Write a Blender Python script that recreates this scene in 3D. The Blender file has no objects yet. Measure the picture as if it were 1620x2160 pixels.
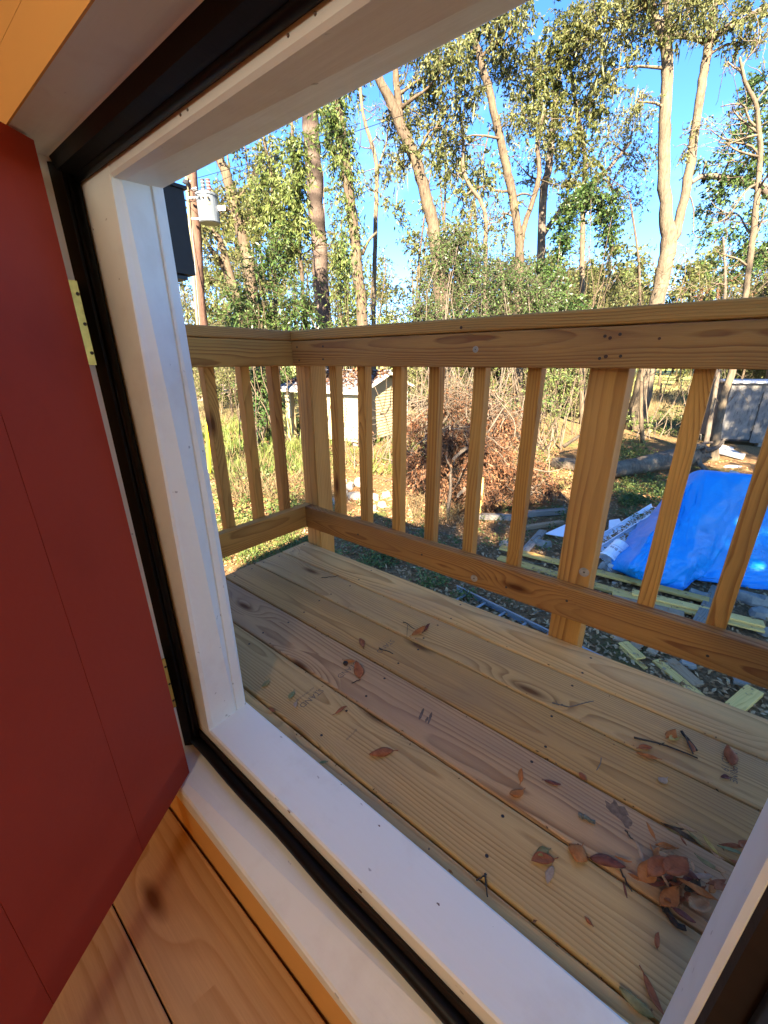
import bpy, math, random
import numpy as np
from mathutils import Matrix, Vector
random.seed(7)
rng = np.random.default_rng(11)
sc = bpy.context.scene
COL = sc.collection
R = math.radians

# ------------------------------------------------------------------ camera
F, PITCH, ROLL, YAW, EYE = 870.13, .35121, -.0045, .68354, .80556
fw = np.array([-math.sin(YAW)*math.cos(PITCH), math.cos(YAW)*math.cos(PITCH), -math.sin(PITCH)])
r0 = np.array([math.cos(YAW), math.sin(YAW), 0.]); u0 = np.cross(r0, fw)
rt = math.cos(ROLL)*r0+math.sin(ROLL)*u0; up = -math.sin(ROLL)*r0+math.cos(ROLL)*u0
cam_d = bpy.data.cameras.new('camera'); cam = bpy.data.objects.new('camera', cam_d); COL.objects.link(cam)
cam_d.sensor_fit = 'HORIZONTAL'; cam_d.sensor_width = 36; cam_d.lens = F/1620*36
cam_d.clip_start = .01; cam_d.clip_end = 2000
M = Matrix.Identity(4)
for i in range(3):
    M[i][0] = rt[i]; M[i][1] = up[i]; M[i][2] = -fw[i]
M[2][3] = EYE
cam.matrix_world = M
sc.camera = cam

# ------------------------------------------------------------------ sky, sun, exposure
SUN_EL, SUN_DIR = R(32), (.50, -.866)           # where the sun stands (x, y)
w = bpy.data.worlds.new('World'); sc.world = w; w.use_nodes = True
nt = w.node_tree; nt.nodes.clear()
sky = nt.nodes.new('ShaderNodeTexSky'); sky.sky_type = 'NISHITA'; sky.sun_disc = False
sky.sun_elevation = SUN_EL; sky.sun_rotation = math.atan2(SUN_DIR[0], SUN_DIR[1])
sky.air_density = .55; sky.dust_density = 0; sky.ozone_density = 2.4
tc = nt.nodes.new('ShaderNodeTexCoord')
mp = nt.nodes.new('ShaderNodeMapping'); mp.inputs['Scale'].default_value = (1.6, 1.6, 4.2)
no = nt.nodes.new('ShaderNodeTexNoise'); no.inputs['Scale'].default_value = 1.5; no.inputs['Detail'].default_value = 7; no.inputs['Roughness'].default_value = .55
rp = nt.nodes.new('ShaderNodeValToRGB'); rp.color_ramp.elements[0].position = .55; rp.color_ramp.elements[1].position = .86
rp.color_ramp.elements[1].color = (.3, .3, .3, 1)
mx = nt.nodes.new('ShaderNodeMix'); mx.data_type = 'RGBA'; mx.inputs['B'].default_value = (3.2, 3.4, 3.9, 1)
bg = nt.nodes.new('ShaderNodeBackground'); bg.inputs['Strength'].default_value = .072
wo = nt.nodes.new('ShaderNodeOutputWorld')
L = nt.links.new
L(tc.outputs['Generated'], mp.inputs['Vector']); L(mp.outputs['Vector'], no.inputs['Vector'])
L(no.outputs['Fac'], rp.inputs['Fac']); L(rp.outputs['Color'], mx.inputs['Factor'])
hs = nt.nodes.new('ShaderNodeHueSaturation'); hs.inputs['Saturation'].default_value = 1.2; hs.inputs['Hue'].default_value = .503; hs.inputs['Value'].default_value = .86
L(sky.outputs['Color'], hs.inputs['Color']); L(hs.outputs['Color'], mx.inputs['A']); L(mx.outputs['Result'], bg.inputs['Color']); L(bg.outputs['Background'], wo.inputs['Surface'])
sd = bpy.data.lights.new('sun', 'SUN'); sd.energy = 4.2; sd.angle = R(.5); sd.color = (1, .86, .66)
so = bpy.data.objects.new('sun', sd); COL.objects.link(so)
sv = Vector((SUN_DIR[0]*math.cos(SUN_EL), SUN_DIR[1]*math.cos(SUN_EL), math.sin(SUN_EL)))
so.rotation_euler = sv.to_track_quat('Z', 'Y').to_euler(); so.location = (6, -20, 14)
sc.view_settings.view_transform = 'Standard'; sc.view_settings.look = 'None'
sc.view_settings.exposure = 3.55; sc.view_settings.gamma = 1; sc.view_settings.use_curve_mapping = False
sc.render.engine = 'CYCLES'
sc.cycles.use_denoising = True; sc.cycles.max_bounces = 7; sc.cycles.diffuse_bounces = 4
sc.cycles.glossy_bounces = 3; sc.cycles.transmission_bounces = 3; sc.cycles.transparent_max_bounces = 6
sc.cycles.caustics_reflective = False; sc.cycles.caustics_refractive = False; sc.cycles.sample_clamp_indirect = 6

# ------------------------------------------------------------------ geometry helpers
GZ = EYE-3.0                                   # the ground lies 2.2 m below the deck
HEAD = np.array([-math.sin(YAW), math.cos(YAW), 0.])
SIDE = np.array([math.cos(YAW), math.sin(YAW), 0.])
def ray(px, py):
    return fw+(px-810)/F*rt-(py-1080)/F*up
def P(px, py, ax, val):                         # where the line of sight meets the plane ax = val
    d = ray(px, py); o = np.array([0, 0, EYE]); return o+(val-o[ax])/d[ax]*d
def G(px, py, z=None): return P(px, py, 2, GZ if z is None else z)
def V(px, py, D):                               # the point at horizontal distance D ahead
    d = ray(px, py); return np.array([0, 0, EYE])+D/(d@HEAD)*d
def dist(p): return float(p@HEAD)
def nrm(v): return v/max(np.linalg.norm(v), 1e-9)

class MB:
    def __init__(s): s.v = []; s.f = []; s.n = 0; s.mi = []
    def add(s, v, f, mi=0):
        v = np.asarray(v, float).reshape(-1, 3)
        s.v.append(v); s.f += [tuple(int(i)+s.n for i in q) for q in f]; s.mi += [mi]*len(f); s.n += len(v)
    def box(s, lo, hi, mi=0):
        a, b = lo, hi
        v = [(a[0],a[1],a[2]),(b[0],a[1],a[2]),(b[0],b[1],a[2]),(a[0],b[1],a[2]),(a[0],a[1],b[2]),(b[0],a[1],b[2]),(b[0],b[1],b[2]),(a[0],b[1],b[2])]
        s.add(v, [(3,2,1,0),(4,5,6,7),(0,1,5,4),(1,2,6,5),(2,3,7,6),(3,0,4,7)], mi)
    def loft(s, rings, mi=0, cap=True):
        n = len(rings[0]); v = np.concatenate([np.asarray(r, float) for r in rings]); f = []
        for k in range(len(rings)-1):
            for i in range(n):
                j = (i+1) % n; f.append((k*n+i, k*n+j, (k+1)*n+j, (k+1)*n+i))
        if cap: f.append(tuple(range(n-1, -1, -1))); f.append(tuple((len(rings)-1)*n+i for i in range(n)))
        s.add(v, f, mi)
    def tube(s, pts, rad, n=6, mi=0, cap=True, wob=0.):
        pts = [np.asarray(p, float) for p in pts]; rad = rad if hasattr(rad, '__len__') else [rad]*len(pts)
        rings = []; a = None
        for i, p in enumerate(pts):
            t = nrm(pts[min(i+1, len(pts)-1)]-pts[max(i-1, 0)])
            if a is None: a = nrm(np.cross(t, [0, 0, 1] if abs(t[2]) < .9 else [1, 0, 0]))
            a = nrm(a-t*(a@t)); b = np.cross(t, a)
            rr = [rad[i]*(1+wob*random.uniform(-1, 1)) for _ in range(n)]
            rings.append([p+rr[k]*(math.cos(2*math.pi*k/n)*a+math.sin(2*math.pi*k/n)*b) for k in range(n)])
        s.loft(rings, mi, cap)
    def grid(s, g, mi=0, wrap=False):
        g = np.asarray(g, float); a, b = g.shape[:2]; f = []
        for i in range(a-1):
            for j in range(b-1): f.append((i*b+j, i*b+j+1, (i+1)*b+j+1, (i+1)*b+j))
        s.add(g.reshape(-1, 3), f, mi)
    def build(s, name, mats, parent=None, smooth=False, origin=None):
        v = np.concatenate(s.v)
        o = mesh_np(name, v, s.f, mats, parent, smooth, origin)
        if max(s.mi, default=0): o.data.polygons.foreach_set('material_index', s.mi)
        return o

def W(o):
    m = o.matrix_basis.copy()
    if o.parent: m = W(o.parent) @ o.matrix_parent_inverse @ m
    return m
def setpar(o, p):
    if p is not None:
        o.parent = p; o.matrix_parent_inverse = W(p).inverted()
def mesh_np(name, v, f, mats, parent=None, smooth=False, origin=None):
    me = bpy.data.meshes.new(name)
    v = np.asarray(v, float)
    if origin is None: origin = np.array([v[:, 0].mean(), v[:, 1].mean(), v[:, 2].min()])
    origin = np.asarray(origin, float)
    if isinstance(f, np.ndarray):               # uniform quads, fast path
        me.vertices.add(len(v)); me.vertices.foreach_set('co', (v-origin).astype(np.float32).ravel())
        k = f.shape[1]
        me.loops.add(f.size); me.loops.foreach_set('vertex_index', f.astype(np.int32).ravel())
        me.polygons.add(len(f)); me.polygons.foreach_set('loop_start', np.arange(0, f.size, k, dtype=np.int32))
        me.update(calc_edges=True)
    else:
        me.from_pydata((v-origin).tolist(), [], f)
    me.update()
    if smooth: me.polygons.foreach_set('use_smooth', [True]*len(me.polygons))
    for m in (mats if isinstance(mats, (list, tuple)) else [mats]): me.materials.append(m)
    o = bpy.data.objects.new(name, me); COL.objects.link(o); o.location = origin
    setpar(o, parent)
    return o
def tag(o, label=None, cat=None, group=None, kind=None):
    if label: o['label'] = label
    if cat: o['category'] = cat
    if group: o['group'] = group
    if kind: o['kind'] = kind
    return o
def thing(name, label, cat, loc=(0, 0, 0), group=None):
    o = bpy.data.objects.new(name, None); COL.objects.link(o); o.location = Vector([float(c) for c in loc]); o.empty_display_size = .1
    return tag(o, label, cat, group)
def rounded(wd, th, r, k=3):                    # rounded rectangle profile, width y, thickness z
    out = []
    for cx, cy, a0 in ((wd/2-r, th/2-r, 0), (-wd/2+r, th/2-r, 90), (-wd/2+r, -th/2+r, 180), (wd/2-r, -th/2+r, 270)):
        for i in range(k+1):
            a = R(a0+90*i/k); out.append((cx+r*math.cos(a), cy+r*math.sin(a)))
    return out
def board(name, a, b, wd, th, mat, parent=None, r=.003, side=(0, 0, 1), seg=1, warp=0., k=2):
    """a piece of timber from a to b; `side` is the direction its thickness points."""
    a = np.asarray(a, float); b = np.asarray(b, float); L_ = np.linalg.norm(b-a); x = (b-a)/L_
    z = np.asarray(side, float); z = nrm(z-x*(z@x)); y = np.cross(z, x)
    pr = rounded(wd, th, r, k); rings = []
    for i in range(seg+1):
        t = i/seg; s_ = (t-.5)*L_
        wz = warp*math.sin(3.1*t+wd*50); rings.append([(s_, p, q+wz) for p, q in pr])
    mb = MB(); mb.loft(rings); me = bpy.data.meshes.new(name); me.from_pydata(np.concatenate(mb.v).tolist(), [], mb.f); me.materials.append(mat)
    o = bpy.data.objects.new(name, me); COL.objects.link(o)
    m = Matrix.Identity(4)
    for i in range(3): m[i][0], m[i][1], m[i][2], m[i][3] = x[i], y[i], z[i], (a[i]+b[i])/2
    o.matrix_basis = m; setpar(o, parent)
    return o

# ------------------------------------------------------------------ materials
class NT:
    def __init__(s, name):
        s.m = bpy.data.materials.new(name); s.m.use_nodes = True; s.t = s.m.node_tree; s.t.nodes.clear()
        s.out = s.n('OutputMaterial')
    def n(s, kind, **kw):
        nd = s.t.nodes.new('ShaderNode'+kind)
        for k, v in kw.items(): setattr(nd, k, v)
        return nd
    def l(s, a, b): s.t.links.new(a, b)
    def put(s, sock, v):
        if isinstance(v, bpy.types.NodeSocket): s.l(v, sock)
        elif v is not None: sock.default_value = v
    def math(s, op, a, b=None, c=None):
        nd = s.n('Math', operation=op); s.put(nd.inputs[0], a)
        if b is not None: s.put(nd.inputs[1], b)
        if c is not None: s.put(nd.inputs[2], c)
        return nd.outputs[0]
    def noise(s, vec, scale, detail=3, rough=.5):
        nd = s.n('TexNoise'); s.put(nd.inputs['Vector'], vec); nd.inputs['Scale'].default_value = scale
        nd.inputs['Detail'].default_value = detail; nd.inputs['Roughness'].default_value = rough
        return nd.outputs['Fac']
    def ramp(s, f, pts):
        nd = s.n('ValToRGB'); s.l(f, nd.inputs['Fac']); e = nd.color_ramp.elements
        while len(e) < len(pts): e.new(.5)
        for i, (p, c) in enumerate(pts):
            e[i].position = p; e[i].color = (*(c if hasattr(c, '__len__') else (c, c, c)), 1)
        return nd.outputs['Color']
    def mix(s, f, a, b, mode='MIX'):
        nd = s.n('Mix', data_type='RGBA', blend_type=mode)
        s.put(nd.inputs['Factor'], f)
        for k, v in (('A', a), ('B', b)):
            s.put(nd.inputs[k], (*v, 1) if isinstance(v, tuple) and len(v) == 3 else v)
        return nd.outputs['Result']
    def scale(s, vec, xyz, off=None):
        nd = s.n('Mapping'); s.l(vec, nd.inputs['Vector']); nd.inputs['Scale'].default_value = xyz
        if off is not None: s.put(nd.inputs['Location'], off)
        return nd.outputs['Vector']
    def bsdf(s, col, rough=.6, bump=None, bstr=.3, bdist=.01, spec=.4, metal=0., trans=None):
        b = s.n('BsdfPrincipled'); s.put(b.inputs['Base Color'], (*col, 1) if isinstance(col, tuple) else col)
        s.put(b.inputs['Roughness'], rough); b.inputs['Specular IOR Level'].default_value = spec; b.inputs['Metallic'].default_value = metal
        if bump is not None:
            bn = s.n('Bump'); s.l(bump, bn.inputs['Height']); bn.inputs['Strength'].default_value = bstr; bn.inputs['Distance'].default_value = bdist
            s.l(bn.outputs['Normal'], b.inputs['Normal'])
        s.l(b.outputs['BSDF'], s.out.inputs['Surface']); return b
    def obj(s): return s.n('TexCoord').outputs['Object']

def wood(name, early, late, freq=190, knots=1., rough=.62, stain=(.2, .15, .1), stain_amt=.35, contrast=1., bump=.35, pith=.09, seed=0., yoff=.13):
    s = NT(name); o = s.obj(); rnd = s.n('ObjectInfo').outputs['Random']
    wn = s.n('TexWhiteNoise', noise_dimensions='1D'); s.l(s.math('ADD', rnd, seed), wn.inputs['W'])
    sp = s.n('SeparateColor'); s.l(wn.outputs['Color'], sp.inputs['Color'])
    rx, ry, rz = sp.outputs[0], sp.outputs[1], sp.outputs[2]
    xyz = s.n('SeparateXYZ'); s.l(o, xyz.inputs[0])
    x = s.math('ADD', xyz.outputs[0], s.math('MULTIPLY', rx, 40.))
    y = s.math('ADD', xyz.outputs[1], s.math('MULTIPLY', s.math('SUBTRACT', ry, .5), yoff))
    z = s.math('ADD', xyz.outputs[2], s.math('ADD', s.math('MULTIPLY', rz, pith), .018))
    cx = s.n('CombineXYZ'); s.l(x, cx.inputs[0]); s.l(y, cx.inputs[1]); s.l(z, cx.inputs[2]); v = cx.outputs[0]
    n1 = s.noise(s.scale(v, (.62, 2.2, 2.2)), 1.6, 2, .5)
    n2 = s.noise(s.scale(v, (5, 18, 18)), 1., 3, .5)
    vo = s.n('TexVoronoi', voronoi_dimensions='2D'); s.l(s.scale(v, (2.1, 7.5, 1)), vo.inputs['Vector']); vo.inputs['Scale'].default_value = 1.
    kd = vo.outputs['Distance']
    cc = s.n('SeparateColor'); s.l(vo.outputs['Color'], cc.inputs['Color'])
    has = s.math('GREATER_THAN', cc.outputs[0], 1-.42*knots)
    kf = s.math('MULTIPLY', has, s.math('POWER', 2.718, s.math('MULTIPLY', s.math('POWER', s.math('DIVIDE', kd, .26), 2.), -1.)))
    r = s.math('SQRT', s.math('ADD', s.math('MULTIPLY', y, y), s.math('MULTIPLY', z, z)))
    r = s.math('ADD', r, s.math('MULTIPLY', s.math('SUBTRACT', n1, .5), .06))
    r = s.math('ADD', r, s.math('MULTIPLY', s.math('SUBTRACT', n2, .5), .006))
    r = s.math('ADD', r, s.math('MULTIPLY', kf, .028))
    ring = s.math('FRACT', s.math('MULTIPLY', r, freq))
    nv = s.noise(s.scale(v, (.8, 9, 9)), 3, 2)
    ringc = s.ramp(ring, [(0, .0), (.45, .12), (.78, .75), (.9, 1.), (1., .0)])
    stk = s.noise(s.scale(v, (.5, 34, 34)), 1., 3, .6)
    ringf = s.math('MULTIPLY', ringc, s.math('MULTIPLY', s.math('MAXIMUM', s.math('SUBTRACT', s.math('MULTIPLY', nv, 2.4), .45), .12), contrast))
    fib = s.noise(s.scale(v, (14, 420, 420)), 1., 3, .6)
    base = s.mix(ringf, early, late)
    base = s.mix(s.math('MULTIPLY', s.math('SUBTRACT', fib, .35), .55), base, tuple(c*.55 for c in late))
    base = s.mix(s.ramp(stk, [(.42, 0.), (.7, .5)]), base, tuple(c*.72 for c in early))
    blot = s.noise(s.scale(v, (2.2, 6, 6)), 1.2, 5, .6)
    base = s.mix(s.ramp(blot, [(.45, 0.), (.75, stain_amt)]), base, stain)
    kc = s.math('MULTIPLY', has, s.ramp(kd, [(.035, 1.), (.075, .55), (.13, 0.)]))
    base = s.mix(kc, base, (late[0]*.42, late[1]*.33, late[2]*.3))
    tint = s.math('ADD', .80, s.math('MULTIPLY', rz, .32)); cxt = s.n('CombineXYZ'); s.l(tint, cxt.inputs[0]); s.l(s.math('ADD', tint, s.math('MULTIPLY', s.math('SUBTRACT', rx, .5), .08)), cxt.inputs[1]); s.l(s.math('ADD', tint, s.math('MULTIPLY', s.math('SUBTRACT', rx, .5), .2)), cxt.inputs[2])
    base = s.mix(1., base, cxt.outputs[0], 'MULTIPLY')
    ht = s.math('ADD', s.math('MULTIPLY', ringf, -.6), s.math('MULTIPLY', fib, .5))
    s.bsdf(base, rough, ht, bump, .004, .16)
    return s.m
def paint(name, col, rough=.45, dirt=(.35, .32, .28), amt=.25, bump=.25, scale=1., specks=True, spec=.4):
    s = NT(name); o = s.obj()
    n = s.noise(s.scale(o, (3*scale, 3*scale, 3*scale)), 2.2, 6, .6)
    br = s.noise(s.scale(o, (6, 90, 90)), 1., 3)
    c = s.mix(s.ramp(n, [(.5, 0.), (.8, amt)]), col, dirt)
    if specks:
        sp = s.noise(s.scale(o, (30, 55, 55)), 1.3, 2)
        c = s.mix(s.ramp(sp, [(.735, 0.), (.77, .6)]), c, tuple(.35*k for k in dirt))
    s.bsdf(c, rough, s.math('ADD', s.math('MULTIPLY', n, .6), s.math('MULTIPLY', br, .35)), bump, .003, spec)
    return s.m
def plain(name, col, rough=.5, var=.25, scale=12., metal=0., bump=.2, spec=.4):
    s = NT(name); n = s.noise(s.obj(), scale, 5, .6)
    c = s.mix(s.ramp(n, [(.3, 0.), (.75, 1.)]), tuple(k*(1-var) for k in col), tuple(min(1, k*(1+var*.6)) for k in col))
    s.bsdf(c, rough, n, bump, .004, spec, metal); return s.m
def leafmat(name, cols, rough=.5, transl=.3, hue=1., spec=.25):
    s = NT(name); g = s.n('NewGeometry'); rn = g.outputs['Random Per Island']
    c = s.ramp(rn, [(i/(max(1, len(cols)-1)), cl) for i, cl in enumerate(cols)])
    pn = s.noise(g.outputs['Position'], .55, 3)
    c = s.mix(s.ramp(pn, [(.38, 0.), (.66, .55)]), c, tuple(min(1, k*hue) for k in cols[-1]))
    d = s.n('BsdfPrincipled'); s.l(c, d.inputs['Base Color']); d.inputs['Roughness'].default_value = rough; d.inputs['Specular IOR Level'].default_value = spec
    t = s.n('BsdfTranslucent'); s.l(c, t.inputs['Color'])
    m = s.n('MixShader'); m.inputs[0].default_value = transl
    s.l(d.outputs[0], m.inputs[1]); s.l(t.outputs[0], m.inputs[2]); s.l(m.outputs[0], s.out.inputs['Surface'])
    return s.m
def bark(name, dark, light, lichen=(.34, .35, .27), amt=.35, stripes=14., bands=0.):
    s = NT(name); g = s.n('NewGeometry').outputs['Position']
    n = s.noise(s.scale(g, (stripes, stripes, stripes*.28)), 1.5, 6, .65)
    big = s.noise(s.scale(g, (1.2, 1.2, 1.0)), 1.5, 4)
    c = s.ramp(n, [(.3, dark), (.7, light)])
    c = s.mix(s.ramp(big, [(.48, 0.), (.7, amt)]), c, lichen)
    if bands:
        bz = s.noise(s.scale(g, (.15, .15, 1.1)), 1.3, 3); c = s.mix(s.ramp(bz, [(.5, 0.), (.62, bands)]), c, tuple(k*.45 for k in dark))  # dark bands across the trunk: cast shade painted into the bark colour
    s.bsdf(c, .85, n, 1., .03, .1); return s.m

deck_wood = wood('deck_wood', (.66, .41, .155), (.37, .20, .07), 165, .8, .66, (.33, .225, .13), .65, 1.1)
deck_red = wood('deck_reddish_wood', (.51, .315, .15), (.26, .135, .062), 165, .7, .66, (.30, .20, .135), .65, 1.15)
deck_pale = wood('deck_pale_wood', (.70, .45, .18), (.41, .23, .08), 150, .8, .66, (.37, .26, .15), .65, 1.1)
rail_wood = wood('rail_wood', (.63, .315, .074), (.34, .14, .032), 190, .8, .66, (.38, .185, .055), .55, 1.2)
rail_wood2 = wood('rail_brown_wood', (.58, .28, .074), (.30, .115, .034), 200, .9, .66, (.34, .155, .06), .6, 1.2, seed=3.)
post_wood = wood('post_wood', (.61, .305, .074), (.33, .135, .032), 110, .9, .66, (.36, .19, .07), .5, 1.25)
floor_wood = wood('floor_pine', (.62, .40, .205), (.46, .245, .10), 80, .8, .38, (.54, .32, .14), .4, 1.0, bump=.12, yoff=.08)
lumber = wood('fresh_yellow_lumber', (.80, .505, .15), (.60, .33, .08), 110, .5, .6, (.66, .42, .13), .3)
lumber_tan = wood('tan_lumber', (.44, .29, .16), (.27, .15, .08), 110, .5, .7, (.36, .25, .15), .4)
grey_wood = wood('weathered_wood', (.30, .255, .20), (.17, .14, .11), 130, .6, .85, (.22, .20, .17), .6)
white = paint('white_paint', (.78, .815, .78), .5, (.60, .58, .53), .55, .55, 1.6)
inner_white = paint('inner_white_paint', (.77, .79, .75), .5, (.58, .54, .49), .5, .55, 1.6)
red = paint('red_door_paint', (.35, .046, .024), .6, (.235, .03, .017), .7, .35, .6, False, .12)
red_edge = plain('red_door_edge', (.13, .025, .02), .6)
cream = paint('cream_wall_paint', (.70, .395, .125), .6, (.60, .34, .12), .3, .1, 1., False, .2)
ext_wall = paint('outer_wall_paint', (.80, .79, .76), .6, (.5, .48, .44), .3, .2)
rubber = plain('black_rubber', (.0025, .0025, .003), .45, .3, 30, 0, .15, .25)
brownfoam = plain('dark_brown_foam', (.014, .007, .005), .8, .3, 60)
brass = plain('brass', (.62, .44, .11), .35, .25, 60, .9)
screwm = plain('dark_screw', (.09, .06, .038), .5, .3, 60, .4)
ink = plain('faded_ink', (.16, .125, .085), .8, .1)
blackmetal = plain('black_metal', (.014, .014, .017), .5, .2, 30)
roofm = plain('roof_metal', (.28, .27, .26), .5)

# ------------------------------------------------------------------ the small house we look out of
house = thing('wooden_house', 'small raised wooden house with open red door and thick white door frame', 'house', (-.2, -.9, -.19))
WY0, WY1 = .206, .375
XL, XR, YB, ZC, ZF = -1.75, 1.75, -2.3, 1.62, -.1875
def part(mb, name, mat, parent, smooth=False): return mb.build(name, mat, parent, smooth)
mb = MB(); mb.box((XL, WY0, -.45), (-.855, WY1, 1.95)); mb.box((.195, WY0, -.45), (XR, WY1, 1.95)); mb.box((-.854, WY0, 1.135), (.194, WY1, 1.95)); mb.box((-.854, WY0, -.45), (.194, WY1, -.085)); mb.loft([[(-.872, .2030, 1.0785), (-.872, .2052, 1.0785), (-.872, .2052, 1.1345), (-.872, .2030, 1.1345)], [(.2, .2030, 1.0765), (.2, .2052, 1.0765), (.2, .2052, 1.1345), (.2, .2030, 1.1345)]][::-1]); mb.box((-.854, .2030, 1.1350), (.194, WY0-.0005, 1.6))
fwall = part(mb, 'front_wall', [cream, ext_wall], house)
for p_ in fwall.data.polygons:
    if abs(p_.normal.y) > .9 and p_.center.y+fwall.location.y > .3: p_.material_index = 1
for nm, lo, hi in (('side_wall', (XL-.12, YB, -.45), (XL-.002, WY1-.002, 1.95)), ('side_wall', (XR+.002, YB, -.45), (XR+.12, WY1-.002, 1.95)), ('back_wall', (XL-.12, YB-.12, -.45), (XR+.12, YB-.002, 1.95))):
    mb = MB(); mb.box(lo, hi); part(mb, nm, cream, house)
mb = MB(); mb.box((XL, YB, ZC), (XR, WY0-.002, ZC+.05)); part(mb, 'ceiling', cream, house)
mb = MB()
mb.loft([[(XL-.3, .45, 1.99), (XL-.3, -1.0, 2.42), (XL-.3, -2.75, 1.93), (XL-.3, -2.75, 1.88), (XL-.3, -1.0, 2.36), (XL-.3, .45, 1.955)],
         [(XR+.3, .45, 1.99), (XR+.3, -1.0, 2.42), (XR+.3, -2.75, 1.93), (XR+.3, -2.75, 1.88), (XR+.3, -1.0, 2.36), (XR+.3, .45, 1.955)]])
for sx in (XL-.06, XR+.06): mb.loft([[(sx-.04, .35, 1.951), (sx-.04, -1., 2.3), (sx-.04, -2.4, 1.951)], [(sx+.04, .35, 1.951), (sx+.04, -1., 2.3), (sx+.04, -2.4, 1.951)]])
part(mb, 'roof', roofm, house)
for sx in (XL+.05, 0., XR-.05):                 # stilts the house stands on
    for sy in (YB+.1, .24):
        board('stilt', (sx, sy, GZ-.05), (sx, sy, -.46), .14, .14, post_wood, house, side=(0, 1, 0))
floor = thing('floor', None, None, (-.2, -.9, ZF-.03)); setpar(floor, house); floor.matrix_parent_inverse = W(house).inverted()
yy = .2035; k = 0
while yy > YB+.05:
    wd = .157 if k else .1565
    board('plank', (XL+.002, yy-wd/2-.001, ZF-.0125), (XR-.002, yy-wd/2-.001, ZF-.0125), wd-.0025, .025, floor_wood, floor, r=.0025)
    yy -= wd; k += 1
mb = MB(); mb.box((XL, YB, ZF-.2), (XR, .2, ZF-.03)); part(mb, 'subfloor', brownfoam, house)

# door frame
frame = thing('door_frame', 'white stepped door frame with black weatherstrip', None, (-.33, .3, 0)); setpar(frame, house); del frame['label']
def ring(pts, z): return [(x, y, z) for x, y in pts]
JLb = [(-.7535, .392), (-.7500, .3885), (-.7485, .366), (-.7510, .3645), (-.7480, .304), (-.7500, .293), (-.809, .293), (-.809, .2), (-.868, .2), (-.868, .392)]
JLt = [(-.767, .392), (-.762, .3885), (-.748, .366), (-.7505, .3645), (-.7095, .304), (-.7075, .293), (-.831, .293), (-.829, .2), (-.87, .2), (-.87, .392)]
mb = MB(); mb.loft([ring(JLb, -.06), ring(JLt, 1.11)]); part(mb, 'jamb', white, frame)
JRb = [(.0945, .392), (.2, .392), (.2, .2), (.147, .2), (.147, .293), (.083, .293), (.0795, .297), (.0885, .386)]
JRt = [(.109, .392), (.2, .392), (.2, .2), (.147, .2), (.147, .293), (.0925, .293), (.089, .297), (.103, .386)]
mb = MB(); mb.loft([ring(JRb, -.06), ring(JRt, 1.11)]); part(mb, 'jamb', white, frame)
def ringx(pts, x): return [(x, y, z) for y, z in pts]
HL = [(.3935, 1.0655), (.3935, 1.16), (.2055, 1.16), (.2055, 1.0785), (.26, 1.082), (.2935, 1.067), (.2935, 1.0435), (.297, 1.040), (.388, 1.0625)]
HR = [(.3935, 1.051), (.3935, 1.16), (.2055, 1.16), (.2055, 1.0775), (.26, 1.080), (.2935, 1.0665), (.2935, 1.042), (.297, 1.0385), (.388, 1.048)]
mb = MB(); mb.loft([ringx(HL, -.872), ringx(HR, .205)]); part(mb, 'header', inner_white, frame)
SL = [(.3945, .027), (.391, .030), (.296, .031), (.2925, .028), (.2925, -.031), (.207, -.0325), (.2035, -.037), (.2035, -.084), (.3945, -.11)]
SR = [(.3945, .029), (.391, .032), (.296, .031), (.2925, .028), (.2925, -.045), (.207, -.077), (.2035, -.08), (.2035, -.0845), (.3945, -.11)]
mb = MB(); mb.loft([ringx(SL, -.874), ringx(SR, .207)][::-1]); part(mb, 'sill', white, frame)
# weatherstrip: foam band plus a rubber bulb; at the sill the band is painted shadow
ws = MB()
ws.loft([ring([(-.8095, .2925), (-.799, .287), (-.798, .272), (-.8095, .259)], -.03), ring([(-.8315, .2925), (-.819, .287), (-.818, .272), (-.8305, .259)], 1.075)])
part(ws, 'weatherstrip', rubber, frame)
ws = MB(); ws.tube([(-.793, .284, -.02), (-.815, .284, 1.07)], .0075, 8); part(ws, 'weatherstrip_bulb', rubber, frame, True)
ws = MB(); ws.tube([(x, .2795+.0012*math.sin(x*23), -.0165-.0135*(x+.81)/.95) for x in np.linspace(-.80, .13, 24)], .0125, 10)
part(ws, 'weatherstrip_bulb', rubber, frame, True)
ws = MB(); ws.loft([ringx([(.2922, -.031), (.2922, .006), (.287, .008), (.285, -.031)], -.80), ringx([(.2922, -.045), (.2922, -.004), (.287, -.002), (.285, -.045)], .14)][::-1]); part(ws, 'weatherstrip', brownfoam, frame)  # dark strip added as the brown shadow behind the sill bulb
ws = MB(); ws.loft([ringx([(.293, 1.0665), (.286, 1.058), (.268, 1.066), (.262, 1.083)], -.825), ringx([(.293, 1.066), (.286, 1.057), (.268, 1.064), (.262, 1.081)], .14)]); part(ws, 'weatherstrip', rubber, frame)
ws = MB(); ws.tube([(-.815, .2885, 1.058), (.14, .2885, 1.057)], .006, 8); part(ws, 'weatherstrip_bulb', rubber, frame, True)
ws = MB(); ws.loft([ring([(.0835, .2925), (.0855, .285), (.105, .284), (.147, .284), (.147, .2925)], -.04), ring([(.0935, .2925), (.0955, .285), (.115, .284), (.147, .284), (.147, .2925)], 1.07)][::-1]); part(ws, 'weatherstrip', brownfoam, frame)
ws = MB(); ws.tube([(.117, .272, -.03), (.120, .272, 1.06)], .015, 10); part(ws, 'weatherstrip_bulb', rubber, frame, True)

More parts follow.
